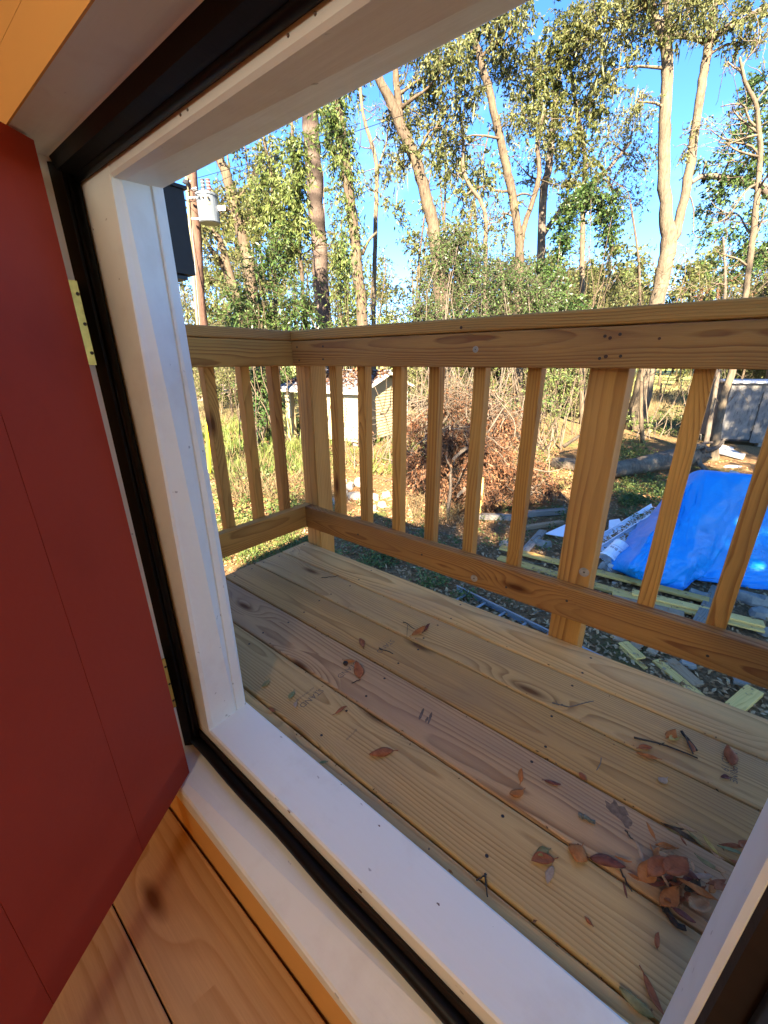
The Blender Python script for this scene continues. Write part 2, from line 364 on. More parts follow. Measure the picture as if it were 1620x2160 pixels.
# red door, swung inwards on the left jamb
door = thing('door', None, None, (-.735, .2325, -.027)); setpar(door, house)
hb = np.array([-.7345, .2326, -.027]); ht_ = np.array([-.768, .2319, 1.0745])
dd = nrm(np.array([.1973, -.3026, 0])); dn = np.array([dd[1], -dd[0], 0.])    # dn: away from the viewer
if dn@hb < 0: dn = -dn
dn = -np.array([-dd[1], dd[0], 0.]) if (np.array([-dd[1], dd[0], 0.])@(-hb)) > 0 else np.array([-dd[1], dd[0], 0.])
cuts = [0, .155, .345, .53, .70, .845]
for k in range(5):
    a, b = cuts[k]+(.0002 if k else 0), cuts[k+1]-.0002
    c = .0004
    def q(u, t): return lambda base: base+dd*u+dn*t
    prof = [(a, c if k else .002), (a+c, 0), (b-c, 0), (b, c), (b, .038), (a, .038)]
    mb = MB(); mb.loft([[hb+dd*u+dn*t for u, t in prof], [ht_+dd*u+dn*t for u, t in prof]])
    o = part(mb, 'plank', red, door)
mb = MB(); mb.loft([[hb+dd*u+dn*t for u, t in ((0.01, .0385), (.83, .0385), (.83, .05), (.01, .05))], [ht_+dd*u+dn*t for u, t in ((0.01, .0385), (.83, .0385), (.83, .05), (.01, .05))]])
part(mb, 'backing_board', red_edge, door)
def hinge(z0, z1, x0):
    mb = MB(); y0, y1 = .2185, .2582
    mb.loft([[(x0, y0, z0), (x0, y1, z0), (x0+.004, y1, z0), (x0+.003, y0, z0)], [(x0-.003, y0, z1), (x0-.003, y1, z1), (x0+.001, y1, z1), (x0, y0, z1)]])
    n = 3
    for i in range(n):
        mb.tube([(x0+.012, .2125, z0+(z1-z0)*(i+.03)/n), (x0+.012, .2125, z0+(z1-z0)*(i+.97)/n)], .006, 8)
    mb.loft([[(x0+.003, y0-.002, z0), (x0+.003, y0+.004, z0), (x0+.02, y0+.004, z0), (x0+.02, y0-.002, z0)], [(x0+.003, y0-.002, z1), (x0+.003, y0+.004, z1), (x0+.02, y0+.004, z1), (x0+.02, y0-.002, z1)]])
    o = mb.build('hinge', brass, door)
    for t in (.15, .5, .85):
        c_ = np.array([x0+.0042-.003*t, .2555, z0+(z1-z0)*t]); m2 = MB(); m2.tube([c_, c_+np.array([.0008, 0, 0])], [.0028, .0024], 8); m2.build('hinge_screw', screwm, o)
    return o
def zat(px, py, x): return P(px, py, 0, x)
h1t, h1b = zat(150, 590, -.81), zat(196, 770, -.81); h2t, h2b = zat(345, 1392, -.806), zat(370, 1490, -.806)
hinge(h1b[2], h1t[2], -.815); hinge(h2b[2], h2t[2], -.808)

# ceiling lamp of the room (behind the viewer), the source of the warm light inside
lampt = thing('ceiling_lamp', 'warm glowing bulb in a small holder on the cream ceiling', 'lamp', (.1, -1.15, 1.62))
mb = MB(); mb.tube([(.1, -1.15, 1.62), (.1, -1.15, 1.56)], [.05, .03], 12); part(mb, 'holder', white, lampt)
s = NT('bulb_glow'); e = s.n('Emission'); e.inputs['Color'].default_value = (1, .5, .16, 1); e.inputs['Strength'].default_value = 8; s.l(e.outputs[0], s.out.inputs['Surface'])
mb = MB(); mb.tube([(.1, -1.15, 1.56), (.1, -1.15, 1.54), (.1, -1.15, 1.51), (.1, -1.15, 1.48), (.1, -1.15, 1.465)], [.014, .025, .032, .024, .005], 12); part(mb, 'bulb', s.m, lampt, True)
ld = bpy.data.lights.new('room_light', 'POINT'); ld.energy = 3.1; ld.color = (.98, 1, .86); ld.shadow_soft_size = .22
lo = bpy.data.objects.new('room_light', ld); COL.objects.link(lo); lo.location = (.1, -1.15, 1.42)

# nail holes and a caulk bead on the frame
hole_m = plain('nail_hole_dent', (.16, .12, .10), .8)
def dent(p, n_, r_):
    mb = MB(); n_ = nrm(np.asarray(n_, float)); mb.tube([p-n_*.001, p+n_*.0004], [r_, r_*.8], 8); mb.build('nail_hole', hole_m, frame)
for px_, py_ in ((247, 326), (380, 242), (395, 231), (607, 74), (664, 28)): dent(P(px_, py_, 1, .2928), (0, -1, 0), .0015)
for px_, py_ in ((197, 484), (262, 800), (330, 1150)): dent(P(px_, py_, 1, .2928), (0, -1, 0), .0012)
for px_, py_ in ((905, 1790),): dent(P(px_, py_, 2, .031), (0, 0, 1), .0016)
chip_m = plain('bare_wood_chip', (.30, .22, .15), .8)
for px_, py_ in ((610, 1712), (760, 1880), (470, 1590)):
    p = P(px_, py_, 1, .2922); mb = MB(); pts = [p+np.array([.006*math.cos(t)*random.uniform(.4, 1.3), -.0004, .0035*math.sin(t)*random.uniform(.4, 1.3)]) for t in np.linspace(0, 6.28, 9)[:-1]]; mb.add(pts, [tuple(range(8))]); mb.build('paint_chip', chip_m, frame)
for px_, py_ in ((720, 1655), (800, 1742), (1040, 1958), (925, 1908)):
    p = P(px_, py_, 2, .0312); mb = MB(); k_ = random.uniform(.2, .55); pts = [p+np.array([.006*k_*math.cos(t)*random.uniform(.3, 1.4), .004*k_*math.sin(t)*random.uniform(.3, 1.4), 0.0004]) for t in np.linspace(0, 6.28, 10)[:-1]]; mb.add(pts, [tuple(range(9))]); mb.build('paint_scuff', hole_m, frame)
caulk = plain('old_caulk', (.60, .58, .53), .7, .3, 40)
mb = MB(); mb.tube([(-.7525+.0012*math.sin(40*t), .293+.099*t, .0315) for t in np.linspace(.02, .98, 14)], .0028, 6, wob=.3); mb.build('caulk_bead', caulk, frame)

# ------------------------------------------------------------------ deck
deck = thing('porch_deck', 'raised porch deck of treated pine planks outside the door', 'deck', (0, .8, -.2))
Y0 = 1.16; DX0, DX1 = -1.42, 2.1
mats = [deck_pale, deck_wood, deck_wood, deck_red, deck_pale, deck_wood]
planks = []
scr = MB(); scr.tube([(0, 0, -.002), (0, 0, .0007)], .0034, 8); scr.tube([(0, 0, .0007), (0, 0, .0009)], .0025, 6, 1)
scr_me = None
def text_mesh(name, c):
    t = bpy.data.objects.new(name+'_tmp', c); COL.objects.link(t)
    me = bpy.data.meshes.new_from_object(t.evaluated_get(bpy.context.evaluated_depsgraph_get())); me.name = name
    COL.objects.unlink(t); bpy.data.objects.remove(t)
    if not me.materials: me.materials.append(c.materials[0])
    o = bpy.data.objects.new(name, me); COL.objects.link(o); return o
def stamp(body, px, py, size, rot, parent, z=.0008):
    c = bpy.data.curves.new('ink_stamp', 'FONT'); c.body = body; c.size = size; c.align_x = 'CENTER'; c.align_y = 'CENTER'; c.space_line = .8
    c.materials.append(ink); o = text_mesh('ink_stamp', c)
    p = G(px, py, z); o.location = Vector(p); o.rotation_euler = (0, 0, rot); setpar(o, parent); return o
for k in range(6):
    y1 = Y0-.145*k-(.0025 if k else 0); y0 = Y0-.145*(k+1)+.0025
    if k == 5: y0 = .377
    pl = board('plank', (DX0+random.uniform(-.004, .004), (y0+y1)/2, -.0125), (DX1, (y0+y1)/2, -.0125), y1-y0, .025, mats[k], deck, r=.0055, seg=8, warp=.0006, k=3)
    planks.append(pl)
    for jx in (-1.395, -.98, -.57, -.16, .25, .66):
        for t in ((.2, .8) if k < 5 else (.5,)):
            yy = y0+(y1-y0)*t+random.uniform(-.006, .006); xx = jx+random.uniform(-.012, .012)
            if scr_me is None:
                o = scr.build('screw', [screwm, blackmetal], pl, origin=(0, 0, 0)); scr_me = o.data
            else:
                o = bpy.data.objects.new('screw', scr_me); COL.objects.link(o); o.parent = pl; o.matrix_parent_inverse = W(pl).inverted()
            o.location = (xx, yy, .0001)
for jx in (-1.36, -.98, -.57, -.16, .25, .66, 1.1, 1.6, 2.05):
    board('joist', (jx, .38, -.12), (jx, 1.12, -.12), .038, .184, post_wood, deck, side=(0, 0, 1))
board('rim_joist', (DX0, 1.1395, -.12), (DX1, 1.1395, -.12), .038, .184, post_wood, deck)
for px_ in (-1.2, .4, 1.8): board('support_post', (px_, 1.03, GZ-.05), (px_, 1.03, -.213), .09, .09, post_wood, deck, side=(0, 1, 0))
stamp('STAND', 657, 1472, .0225, -math.pi/2, planks[4]); stamp('HE', 665, 1459, .011, -math.pi/2, planks[4]); stamp('AND MEASURED', 644, 1464, .008, -math.pi/2, planks[4])
stamp('STAND', 733, 1413, .0225, -math.pi/2, planks[3]); stamp('STAND', 813, 1363, .0225, -math.pi/2, planks[2])
stamp('No 1 PRIME\nKD 19', 1538, 1612, .018, -math.pi/2, planks[1])
stamp('guaranteed', 742, 1550, .008, -math.pi/2, planks[4])
# dark boot scuffs on the reddish plank
sm = plain('scuff_stain', (.15, .105, .075), .8, .5, 80)
for (ax_, ay_, bx_, by_, ww) in ((884, 1518, 894, 1494, .008), (903, 1527, 911, 1502, .007), (897, 1524, 903, 1512, .005)):
    a, b = G(ax_, ay_, .0007), G(bx_, by_, .0007); mb = MB(); n = 7; sv_ = nrm(np.cross(b-a, [0, 0, 1])); up_, lo_ = [], []
    for i in range(n):
        t = i/(n-1); c = a+(b-a)*t; h = ww*(.25+math.sin(math.pi*t))*random.uniform(.6, 1.1); up_.append(c+sv_*h*.5); lo_.append(c-sv_*h*.5)
    mb.grid([up_, lo_]); mb.build('scuff', sm, planks[3])
a = G(1308, 1716, .0007); mb = MB(); pts = [a+np.array([.028*math.cos(t)*random.uniform(.5, 1.2)+.012*math.cos(t+2), .02*math.sin(t)*random.uniform(.6, 1.3), 0]) for t in np.linspace(0, 2*math.pi, 22)[:-1]]
mb.add(pts, [tuple(range(len(pts)))]); mb.build('mud_stain', plain('mud_stain', (.20, .13, .085), .9, .5, 90), planks[3])

# ------------------------------------------------------------------ railing
rl = thing('porch_railing', 'treated pine porch railing with square balusters around the deck', 'railing', (0, 1.14, 0))
RY, RX = 1.122, -1.368
def b2(name, a, b, wd, th, mat, side, r=.003): return board(name, a, b, wd, th, mat, rl, r, side, 4, .0006)
b2('bottom_rail', (RX, RY+.019, .150), (2.1, RY+.019, .149), .098, .038, rail_wood2, (0, -1, 0))
b2('bottom_rail', (RX-.019, .40, .151), (RX-.019, RY+.0375, .150), .098, .038, rail_wood, (1, 0, 0))
b2('face_rail', (RX-.008, RY+.019, .833), (2.1, RY+.019, .830), .0905, .038, rail_wood2, (0, -1, 0))
b2('face_rail', (RX-.027, .40, .8335), (RX-.027, RY+.0375, .833), .0905, .038, rail_wood, (1, 0, 0))
b2('cap_rail', (RX-.008, RY+.0695, .8985), (2.1, RY+.0695, .897), .14, .0365, rail_wood, (0, 0, 1), .006)
b2('cap_rail', (RX-.0785, .40, .8985), (RX-.0785, RY+.139, .8985), .14, .0365, rail_wood2, (0, 0, 1), .006)
for x in (-1.3665, -.2425, .95, 2.06):
    b2('post', (x, Y0+.0445, -.21), (x, Y0+.0445, .879), .0875, .0875, post_wood, (0, -1, 0), .004)
b2('post', (-1.4635, .43, -.21), (-1.4635, .43, .879), .0875, .0875, post_wood, (1, 0, 0), .004)
for x in (-1.2199, -1.0673, -.905, -.757, -.6016, -.4442, -.0795, .072, .224, .376, .53, .68, .83, 1.1, 1.25, 1.4, 1.55, 1.7, 1.85):
    x += .019+random.uniform(-.002, .002); b2('baluster', (x, Y0+.0195, .105), (x+random.uniform(-.004, .004), Y0+.0195, .878), .038, .038, random.choice([rail_wood, post_wood, rail_wood]), (0, -1, 0))
for y in (.49, .628, .765, .902, 1.037):
    b2('baluster', (RX-.0585, y+.019, .105), (RX-.0585, y+.019+random.uniform(-.003, .003), .878), .038, .038, random.choice([rail_wood, rail_wood2]), (1, 0, 0))
knot = plain('pale_knot', (.42, .36, .27), .7, .5, 60); 
def rail_knot(px, py, r, y, mat=knot):
    p = P(px, py, 1, y); mb = MB(); mb.tube([p+np.array([0, .002, 0]), p+np.array([0, -.0008, 0])], [r, r*.96], 14)
    mb.tube([p+np.array([0, -.0007, 0]), p+np.array([0, -.0012, 0])], [r*.2, r*.18], 6, 1)
    return mb.build('knot', [mat, screwm], rl)
rail_knot(1000, 1220, .0125, RY); rail_knot(1003, 737, .009, RY); rail_knot(1232, 1207, .014, Y0+.0008)
darkk = plain('dark_knot', (.10, .045, .02), .7, .4, 60)
rail_knot(973, 691, .0045, RY, darkk); rail_knot(1287, 713, .004, RY, darkk); rail_knot(1391, 714, .003, RY, darkk); rail_knot(1278, 752, .0045, RY, darkk)

def rail_screw(px, py, y_):
    p = P(px, py, 1, y_); mb = MB(); mb.tube([p+np.array([0, .001, 0]), p-np.array([0, .0006, 0])], [.0042, .004], 8); mb.build('screw', screwm, rl)
for x_ in (-1.34, -1.20, -.26, -.22, .07, .93):
    for z_ in (.812, .857):
        mb = MB(); p = np.array([x_+random.uniform(-.006, .006), RY, z_+random.uniform(-.005, .005)]); mb.tube([p+np.array([0, .001, 0]), p-np.array([0, .0006, 0])], [.004, .0037], 8); mb.build('screw', screwm, rl)
for x_ in (-1.05, -.74, -.42, -.24, .09):
    mb = MB(); p = np.array([x_, RY, .152+random.uniform(-.02, .02)]); mb.tube([p+np.array([0, .001, 0]), p-np.array([0, .0006, 0])], [.004, .0037], 8); mb.build('screw', screwm, rl)
# black wall lantern on the outer wall, left of the door
lan = thing('wall_lantern', 'black box wall lantern hanging outside beside the white door jamb', 'lantern', (-.93, .43, .96))
mb = MB(); mb.box((-.985, .405, .968), (-.885, .492, 1.11)); o = part(mb, 'body', blackmetal, lan)
mb = MB(); mb.box((-.965, .376, 1.0), (-.905, .4045, 1.08)); part(mb, 'wall_bracket', blackmetal, lan)
mb = MB(); mb.box((-.99, .402, 1.1105), (-.88, .497, 1.116)); part(mb, 'lid', blackmetal, lan)
mb = MB(); mb.box((-.972, .415, .960), (-.898, .482, .9675)); part(mb, 'lamp_glass', plain('smoked_glass', (.02, .02, .02), .2), lan)

# ------------------------------------------------------------------ ground
def hgt(x, y):
    return .05*np.sin(x*.9+.4*y)+.04*np.sin(y*1.3-.5*x+1)+.02*np.sin(3.1*x+2.2*y)
def gz(x, y):
    d = np.hypot(x, y); return GZ-.06+hgt(x, y)*np.clip(1.6-d/40, .2, 1)
def GG(px, py):                                 # the point of the uneven ground under a line of sight
    p = G(px, py)
    for _ in range(6): p = G(px, py, float(gz(p[0], p[1])))
    return p
def ground_mat():
    s = NT('leafy_ground'); g = s.n('NewGeometry').outputs['Position']
    n1 = s.noise(g, 1.1, 6, .65); n2 = s.noise(g, 26, 5, .7); n3 = s.noise(g, 90, 3, .6)
    c = s.ramp(n2, [(.3, (.11, .06, .026)), (.5, (.25, .14, .062)), (.72, (.38, .225, .105))])
    c = s.mix(s.ramp(n3, [(.55, 0.), (.75, .7)]), c, (.26, .18, .11))
    green = s.ramp(s.noise(g, 40, 4), [(.3, (.05, .08, .02)), (.7, (.15, .20, .055))])
    c = s.mix(s.ramp(n1, [(.53, 0.), (.66, .85)]), c, green)
    far = s.n('VectorMath', operation='LENGTH'); s.l(g, far.inputs[0])
    c = s.mix(s.ramp(s.math('DIVIDE', far.outputs['Value'], 60), [(.30, 0.), (.45, .8)]), c, (.20, .18, .08))
    s.bsdf(c, .95, s.math('ADD', n2, n3), .9, .05, .1); return s.m
gm = ground_mat()
a = np.concatenate([np.linspace(-700, -32, 10), np.arange(-30, 30.1, .3), np.linspace(32, 700, 10)])
X, Y = np.meshgrid(a, a, indexing='ij'); n = len(a)
gv = np.c_[X.ravel(), Y.ravel(), gz(X, Y).ravel()]
ii, jj = np.meshgrid(np.arange(n-1), np.arange(n-1), indexing='ij'); q = (ii*n+jj).ravel()
ground = mesh_np('ground', gv, np.c_[q, q+n, q+n+1, q+1], gm, smooth=True, origin=(0, 0, GZ)); tag(ground, 'leaf covered uneven ground with patches of green', kind='structure')
def sheet(name, poly, mat, label, dz=.02, step=1.):
    """a flat piece of terrain: polygon on the ground, triangulated as a fan from its centre, kept just above it"""
    pts = []
    for i in range(len(poly)):
        p, q_ = np.array(poly[i], float), np.array(poly[(i+1) % len(poly)], float)
        for t in np.linspace(0, 1, 12)[:-1]: pts.append(p+(q_-p)*t)
    pts = np.array(pts); c = pts.mean(0); rings = [c+(pts-c)*k for k in np.linspace(.02, 1, 14)]
    g = np.array([[(x, y, float(gz(x, y))+dz) for x, y in np.r_[r, r[:1]]] for r in rings])
    mb = MB(); mb.grid(g[:, ::1]); o = mb.build(name, mat, None, True); return tag(o, label, kind='structure')
s = NT('field_grass'); g = s.n('NewGeometry').outputs['Position']; n1 = s.noise(g, .25, 5); n2 = s.noise(g, 6, 4)
s.bsdf(s.mix(s.ramp(n2, [(.3, 0.), (.7, .5)]), s.ramp(n1, [(.3, (.20, .25, .06)), (.7, (.33, .34, .10))]), (.38, .33, .14)), .95, n2, .5, .05, .1)
F_ = lambda px, py: tuple(G(px, py)[:2])
fieldp = [np.array(V(px, 760, D)[:2]) for px, D in ((820, 34), (1150, 30), (1500, 29), (2300, 32), (2900, 320), (1500, 420), (500, 380))]
sheet('field', fieldp, s.m, 'bright sunlit grass field beyond the trees', .03)
s = NT('sandy_path'); g = s.n('NewGeometry').outputs['Position']; n2 = s.noise(g, 3, 6)
s.bsdf(s.ramp(n2, [(.3, (.30, .20, .15)), (.7, (.47, .35, .28))]), .95, n2, .5, .03, .1)
sheet('path', [F_(300, 858), F_(455, 842), F_(520, 822), F_(470, 806), F_(410, 818), F_(200, 845)], s.m, 'pale pinkish dirt path at the far left', .02)

# ------------------------------------------------------------------ leaves, twigs, sprays
def leaf_quads(p, d, nrm_, ln, wd):
    """rhombic leaves: base p, direction d, normal, length, width -> verts, quads"""
    s_ = np.cross(d, nrm_); s_ /= np.maximum(np.linalg.norm(s_, axis=1, keepdims=True), 1e-9)
    n = len(p); v = np.empty((n, 4, 3)); ln = ln[:, None]; wd = wd[:, None]
    v[:, 0] = p; v[:, 1] = p+d*ln*.45+s_*wd*.5; v[:, 2] = p+d*ln-nrm_*ln*.12; v[:, 3] = p+d*ln*.45-s_*wd*.5
    return v.reshape(-1, 3), np.arange(n*4).reshape(n, 4)
def unit(a): return a/np.maximum(np.linalg.norm(a, axis=-1, keepdims=True), 1e-9)
class Foliage:
    def __init__(s): s.v = []; s.n = 0; s.tv = []; s.tn = 0
    def leaves(s, p, d, ln, wd, flat=.4):
        nn = unit(rng.normal(size=p.shape)+np.array([0, 0, flat*2])); v, _ = leaf_quads(p, d, nn, ln, wd); s.v.append(v)
    def spray(s, c, rad, twigs, per, size, droop=.4, asp=.42, tl=.45, hollow=.3, tr=.004):
        """twigs spread through an ellipsoid, each with leaves along it"""
        c = np.asarray(c, float); rad = np.asarray(rad, float)
        u = unit(rng.normal(size=(twigs, 3))); rr = (hollow+(1-hollow)*rng.random((twigs, 1))**.6)
        o = c+u*rr*rad
        # clumping: pull twigs towards a few centres so that gaps open between
        kc = max(2, twigs//9); cc = c+unit(rng.normal(size=(kc, 3)))*(rng.random((kc, 1))**.4)*rad
        o = o+(cc[rng.integers(0, kc, twigs)]-o)*(.25+.5*rng.random((twigs, 1)))
        d = unit(u*.8+rng.normal(size=(twigs, 3))*.7+np.array([0, 0, -droop])); L_ = tl*(.5+rng.random((twigs, 1)))
        e = o+d*L_+np.array([0, 0, -.5*droop])*L_*.5
        t = rng.random((twigs, per, 1)); p = o[:, None]+(e-o)[:, None]*t
        ld = unit(d[:, None]*.6+rng.normal(size=(twigs, per, 3))*.7+np.array([0, 0, -droop*.7]))
        ln = size*(.6+.8*rng.random((twigs, per)))
        s.leaves(p.reshape(-1, 3), ld.reshape(-1, 3), ln.ravel(), ln.ravel()*asp)
        if tr: s.twig(o, e, tr)
    def twig(s, a, b, r):
        n = len(a); d = unit(b-a); x = unit(np.cross(d, [0.3, .5, .8])); y = np.cross(d, x); r = np.broadcast_to(np.asarray(r, float).reshape(-1, 1) if hasattr(r, '__len__') else np.full((n, 1), r), (n, 1))
        v = np.empty((n, 6, 3))
        for k in range(3):
            q = math.cos(2.094*k)*x+math.sin(2.094*k)*y; v[:, k] = a+q*r; v[:, 3+k] = b+q*r*.45
        s.tv.append(v.reshape(-1, 3)); s.tn += n
    def leaf_obj(s, name, mat, parent=None):
        v = np.concatenate(s.v); return mesh_np(name, v, np.arange(len(v)).reshape(-1, 4), mat, parent)
    def twig_obj(s, name, mat, parent=None):
        v = np.concatenate(s.tv); n = len(v)//6; b = (np.arange(n)*6)[:, None, None]
        f = (b+np.array([[0, 1, 4, 3], [1, 2, 5, 4], [2, 0, 3, 5]])[None]).reshape(-1, 4); return mesh_np(name, v, f, mat, parent)

lm_olive = leafmat('oak_leaves', [(.040, .060, .018), (.08, .098, .03), (.13, .14, .045), (.20, .19, .07)], .5, .35, .9)
lm_yellow = leafmat('yellow_green_leaves', [(.065, .085, .02), (.105, .12, .03), (.16, .16, .045), (.09, .10, .03)], .5, .4)
lm_dark = leafmat('evergreen_leaves', [(.014, .035, .010), (.028, .060, .016), (.050, .095, .024), (.09, .13, .035)], .35, .2, .8)
lm_mid = leafmat('shrub_leaves', [(.03, .06, .014), (.06, .10, .025), (.10, .14, .035), (.16, .18, .05)], .45, .28, .9)
lm_blue = leafmat('grey_green_leaves', [(.04, .06, .03), (.09, .11, .05), (.16, .17, .08), (.22, .21, .10)], .5, .3, .9)
lm_brown = leafmat('dead_brown_leaves', [(.035, .015, .008), (.085, .034, .016), (.15, .065, .032), (.24, .125, .066)], .85, .12, .9, .05)
lm_tan = leafmat('dry_grass_blades', [(.10, .07, .032), (.155, .11, .055), (.21, .155, .085), (.12, .09, .04)], .8, .2)
lm_litter = leafmat('fallen_leaf_litter', [(.15, .065, .025), (.28, .14, .055), (.40, .22, .095), (.48, .30, .15), (.46, .31, .17)], .9, .05, .8, .03)
lm_litter_dark = leafmat('leaf_crumbs', [(.05, .03, .015), (.12, .065, .035), (.20, .12, .07)], .9, 0., .9, .03)
lm_fresh = leafmat('fresh_green_blades', [(.035, .075, .014), (.065, .11, .022), (.11, .15, .032), (.18, .19, .05)], .5, .3)
lm_moss = leafmat('grey_hanging_moss', [(.20, .21, .16), (.28, .28, .21), (.35, .33, .24)], .8, .3)
bk_pine = bark('pine_bark', (.045, .032, .026), (.135, .098, .075), (.16, .125, .095), .5, 18, .8)
bk_oak = bark('oak_bark', (.04, .029, .02), (.13, .096, .063), (.155, .125, .075), .5, 12)
bk_pale = bark('pale_bark', (.065, .05, .034), (.155, .12, .08), (.18, .145, .095), .4, 10)
bk_dark = bark('dark_bark', (.05, .04, .03), (.17, .13, .10), (.2, .19, .13), .3, 14)
bk_twig = bark('dry_twig_bark', (.09, .065, .045), (.20, .155, .11), (.18, .15, .11), .3, 30)

def curve(pts, n):
    pts = np.asarray(pts, float); m = len(pts)
    if m < 3: return [pts[0]+(pts[-1]-pts[0])*t for t in np.linspace(0, 1, n)]
    out = []
    for t in np.linspace(0, m-1, n):
        i = min(int(t), m-2); f = t-i
        p0, p1, p2, p3 = pts[max(i-1, 0)], pts[i], pts[i+1], pts[min(i+2, m-1)]
        out.append(.5*((2*p1)+(-p0+p2)*f+(2*p0-5*p1+4*p2-p3)*f*f+(-p0+3*p1-3*p2+p3)*f**3))
    return out
def limb(mb, a, b, r0_, r1_, seg=6, wig=.12, sides=5, sag=0.):
    a = np.asarray(a, float); b = np.asarray(b, float); L_ = np.linalg.norm(b-a); pts = []
    off = rng.normal(size=3)*L_*wig; off2 = rng.normal(size=3)*L_*wig*.5
    for t in np.linspace(0, 1, seg+1):
        pts.append(a+(b-a)*t+off*math.sin(math.pi*t)*.6+off2*math.sin(2*math.pi*t)*.6+np.array([0, 0, -sag*t*t*L_]))
    mb.tube(pts, np.linspace(r0_, r1_, seg+1), sides); return pts
def wpx(w_, D): return w_*D/F/2*1.02            # trunk radius in metres from its width in the photograph

def tree(label, stems, D, blobs=(), mats=(None, None), group='trees behind the railing', leaf=.076, twigs=112, per=19, droop=.5, top=(), dz=.9, moss=0, bare=0, name='tree', asp=.4, extra=None, tl=.5, ground_y=None, limb_r=.035, tr=.005):
    """stems: list of [(px, py, width_px), ...] from the ground upward; blobs: foliage (px, py, rx_px, ry_px[, dD]) round the limbs"""
    bk, lf = mats; base = V(stems[0][0][0], stems[0][0][1], D); base[2] = gz(base[0], base[1])
    root = thing(name, label, 'tree', base, group)
    mb = MB(); all_pts = []
    for si, st in enumerate(stems):
        pts = [V(px, py, D+(.15*si if k else 0)) for k, (px, py, *_r) in enumerate(st)]
        rad = [wpx(s_[2], D) for s_ in st]
        if si == 0:
            pts[0][2] = gz(pts[0][0], pts[0][1])-.1; rad[0] *= 1.25
        m = 4*len(pts)+2; c = curve(pts, m); rr = np.interp(np.linspace(0, len(pts)-1, m), range(len(pts)), rad)
        c = [p+rng.normal(size=3)*r_*.08 for p, r_ in zip(c, rr)]
        mb.tube(c, rr, 10 if rad[0] > .07 else 6, wob=.07); all_pts += [(p, r_) for p, r_ in zip(c, rr)]
    fo = Foliage(); sc_ = D/F
    A = np.array([p for p, _ in all_pts]); RR = np.array([r_ for _, r_ in all_pts])
    for bl in blobs:
        px, py, rx, ry = bl[:4]; c = V(px, py, D+(bl[4] if len(bl) > 4 else rng.uniform(-dz, dz)))
        rad = np.array([rx*sc_, max(rx*sc_*.8, .4), ry*sc_])
        cand = A[A[:, 2] < c[2]+.1] if (A[:, 2] < c[2]+.1).any() else A
        i = int(np.argmin(np.linalg.norm(A-(c-np.array([0, 0, .35*np.linalg.norm(A-c, axis=1).min()])), axis=1)))
        r_ = min(RR[i]*.6, limb_r*(1+rx/60))
        pts = limb(mb, A[i], c, max(r_, .012), max(r_*.35, .008), 6, .14, 5)
        for _ in range(4):                       # side limbs that carry the spray
            e = c+unit(rng.normal(size=3))*rad*.85; limb(mb, pts[rng.integers(3, 7)], e, max(r_*.4, .009), .005, 4, .16, 4)
        ndens = bl[5] if len(bl) > 5 else 1.
        if lf is not None:
            k = max(6, int(twigs*ndens*(rx*ry)/2500)); fo.spray(c, rad*1.05, k, per, leaf, droop, asp, tl, .15, tr)
        if moss:
            k = moss; p = c+unit(rng.normal(size=(k, 3)))*rad*rng.random((k, 1))**.5
            fo.leaves(p, unit(rng.normal(size=(k, 3))*.12+np.array([0, 0, -1.])), .35+.5*rng.random(k), np.full(k, .05))
    for _ in range(bare):                        # bare twiggy side branches
        i = rng.integers(len(A)//4, len(A)); d = unit(rng.normal(size=3)+np.array([0, 0, .5])); L_ = rng.uniform(.5, 1.4)
        pts = limb(mb, A[i], A[i]+d*L_, max(.012, RR[i]*.3), .006, 5, .2, 4)
        for _ in range(4):
            limb(mb, pts[rng.integers(2, 6)], pts[-1]+rng.normal(size=3)*.4*L_, .008, .003, 4, .2, 3)
    if extra: extra(mb, fo, A, RR)
    mb.build('trunk', bk, root, True)
    if fo.v: fo.leaf_obj('crown', lf, root)
    if fo.tv: tag(fo.twig_obj('twigs', bk, root), kind='stuff')
    return root

def bush(label, blobs, D, mats, group=None, leaf=.09, twigs=90, per=10, droop=.25, name='bush', asp=.42, stems=7, tl=.35, cat='bush', dz=.6, tr=.006):
    bk, lf = mats; sc_ = D/F; px0 = sum(b[0] for b in blobs)/len(blobs); base = V(px0, 900, D); base[2] = gz(base[0], base[1])
    root = thing(name, label, cat, base, group); mb = MB(); fo = Foliage()
    for b in blobs:
        d_ = D+(b[4] if len(b) > 4 else rng.uniform(-dz, dz)); c = V(b[0], b[1], d_); rad = np.array([b[2]*sc_, b[2]*sc_*.9, b[3]*sc_])
        for _ in range(max(2, stems//len(blobs)+1)):
            g0 = c+rng.normal(size=3)*rad*.35; g0[2] = gz(g0[0], g0[1])-.03; limb(mb, g0, c+rng.normal(size=3)*rad*.4, .022, .007, 6, .12, 4)
        fo.spray(c, rad, max(8, int(twigs*b[2]*b[3]/2500*(b[5] if len(b) > 5 else 1))), per, leaf, droop, asp, tl, .2, tr)
    tag(mb.build('stems', bk, root), kind='stuff'); fo.leaf_obj('foliage', lf, root); tag(fo.twig_obj('twigs', bk, root), kind='stuff')
    return root

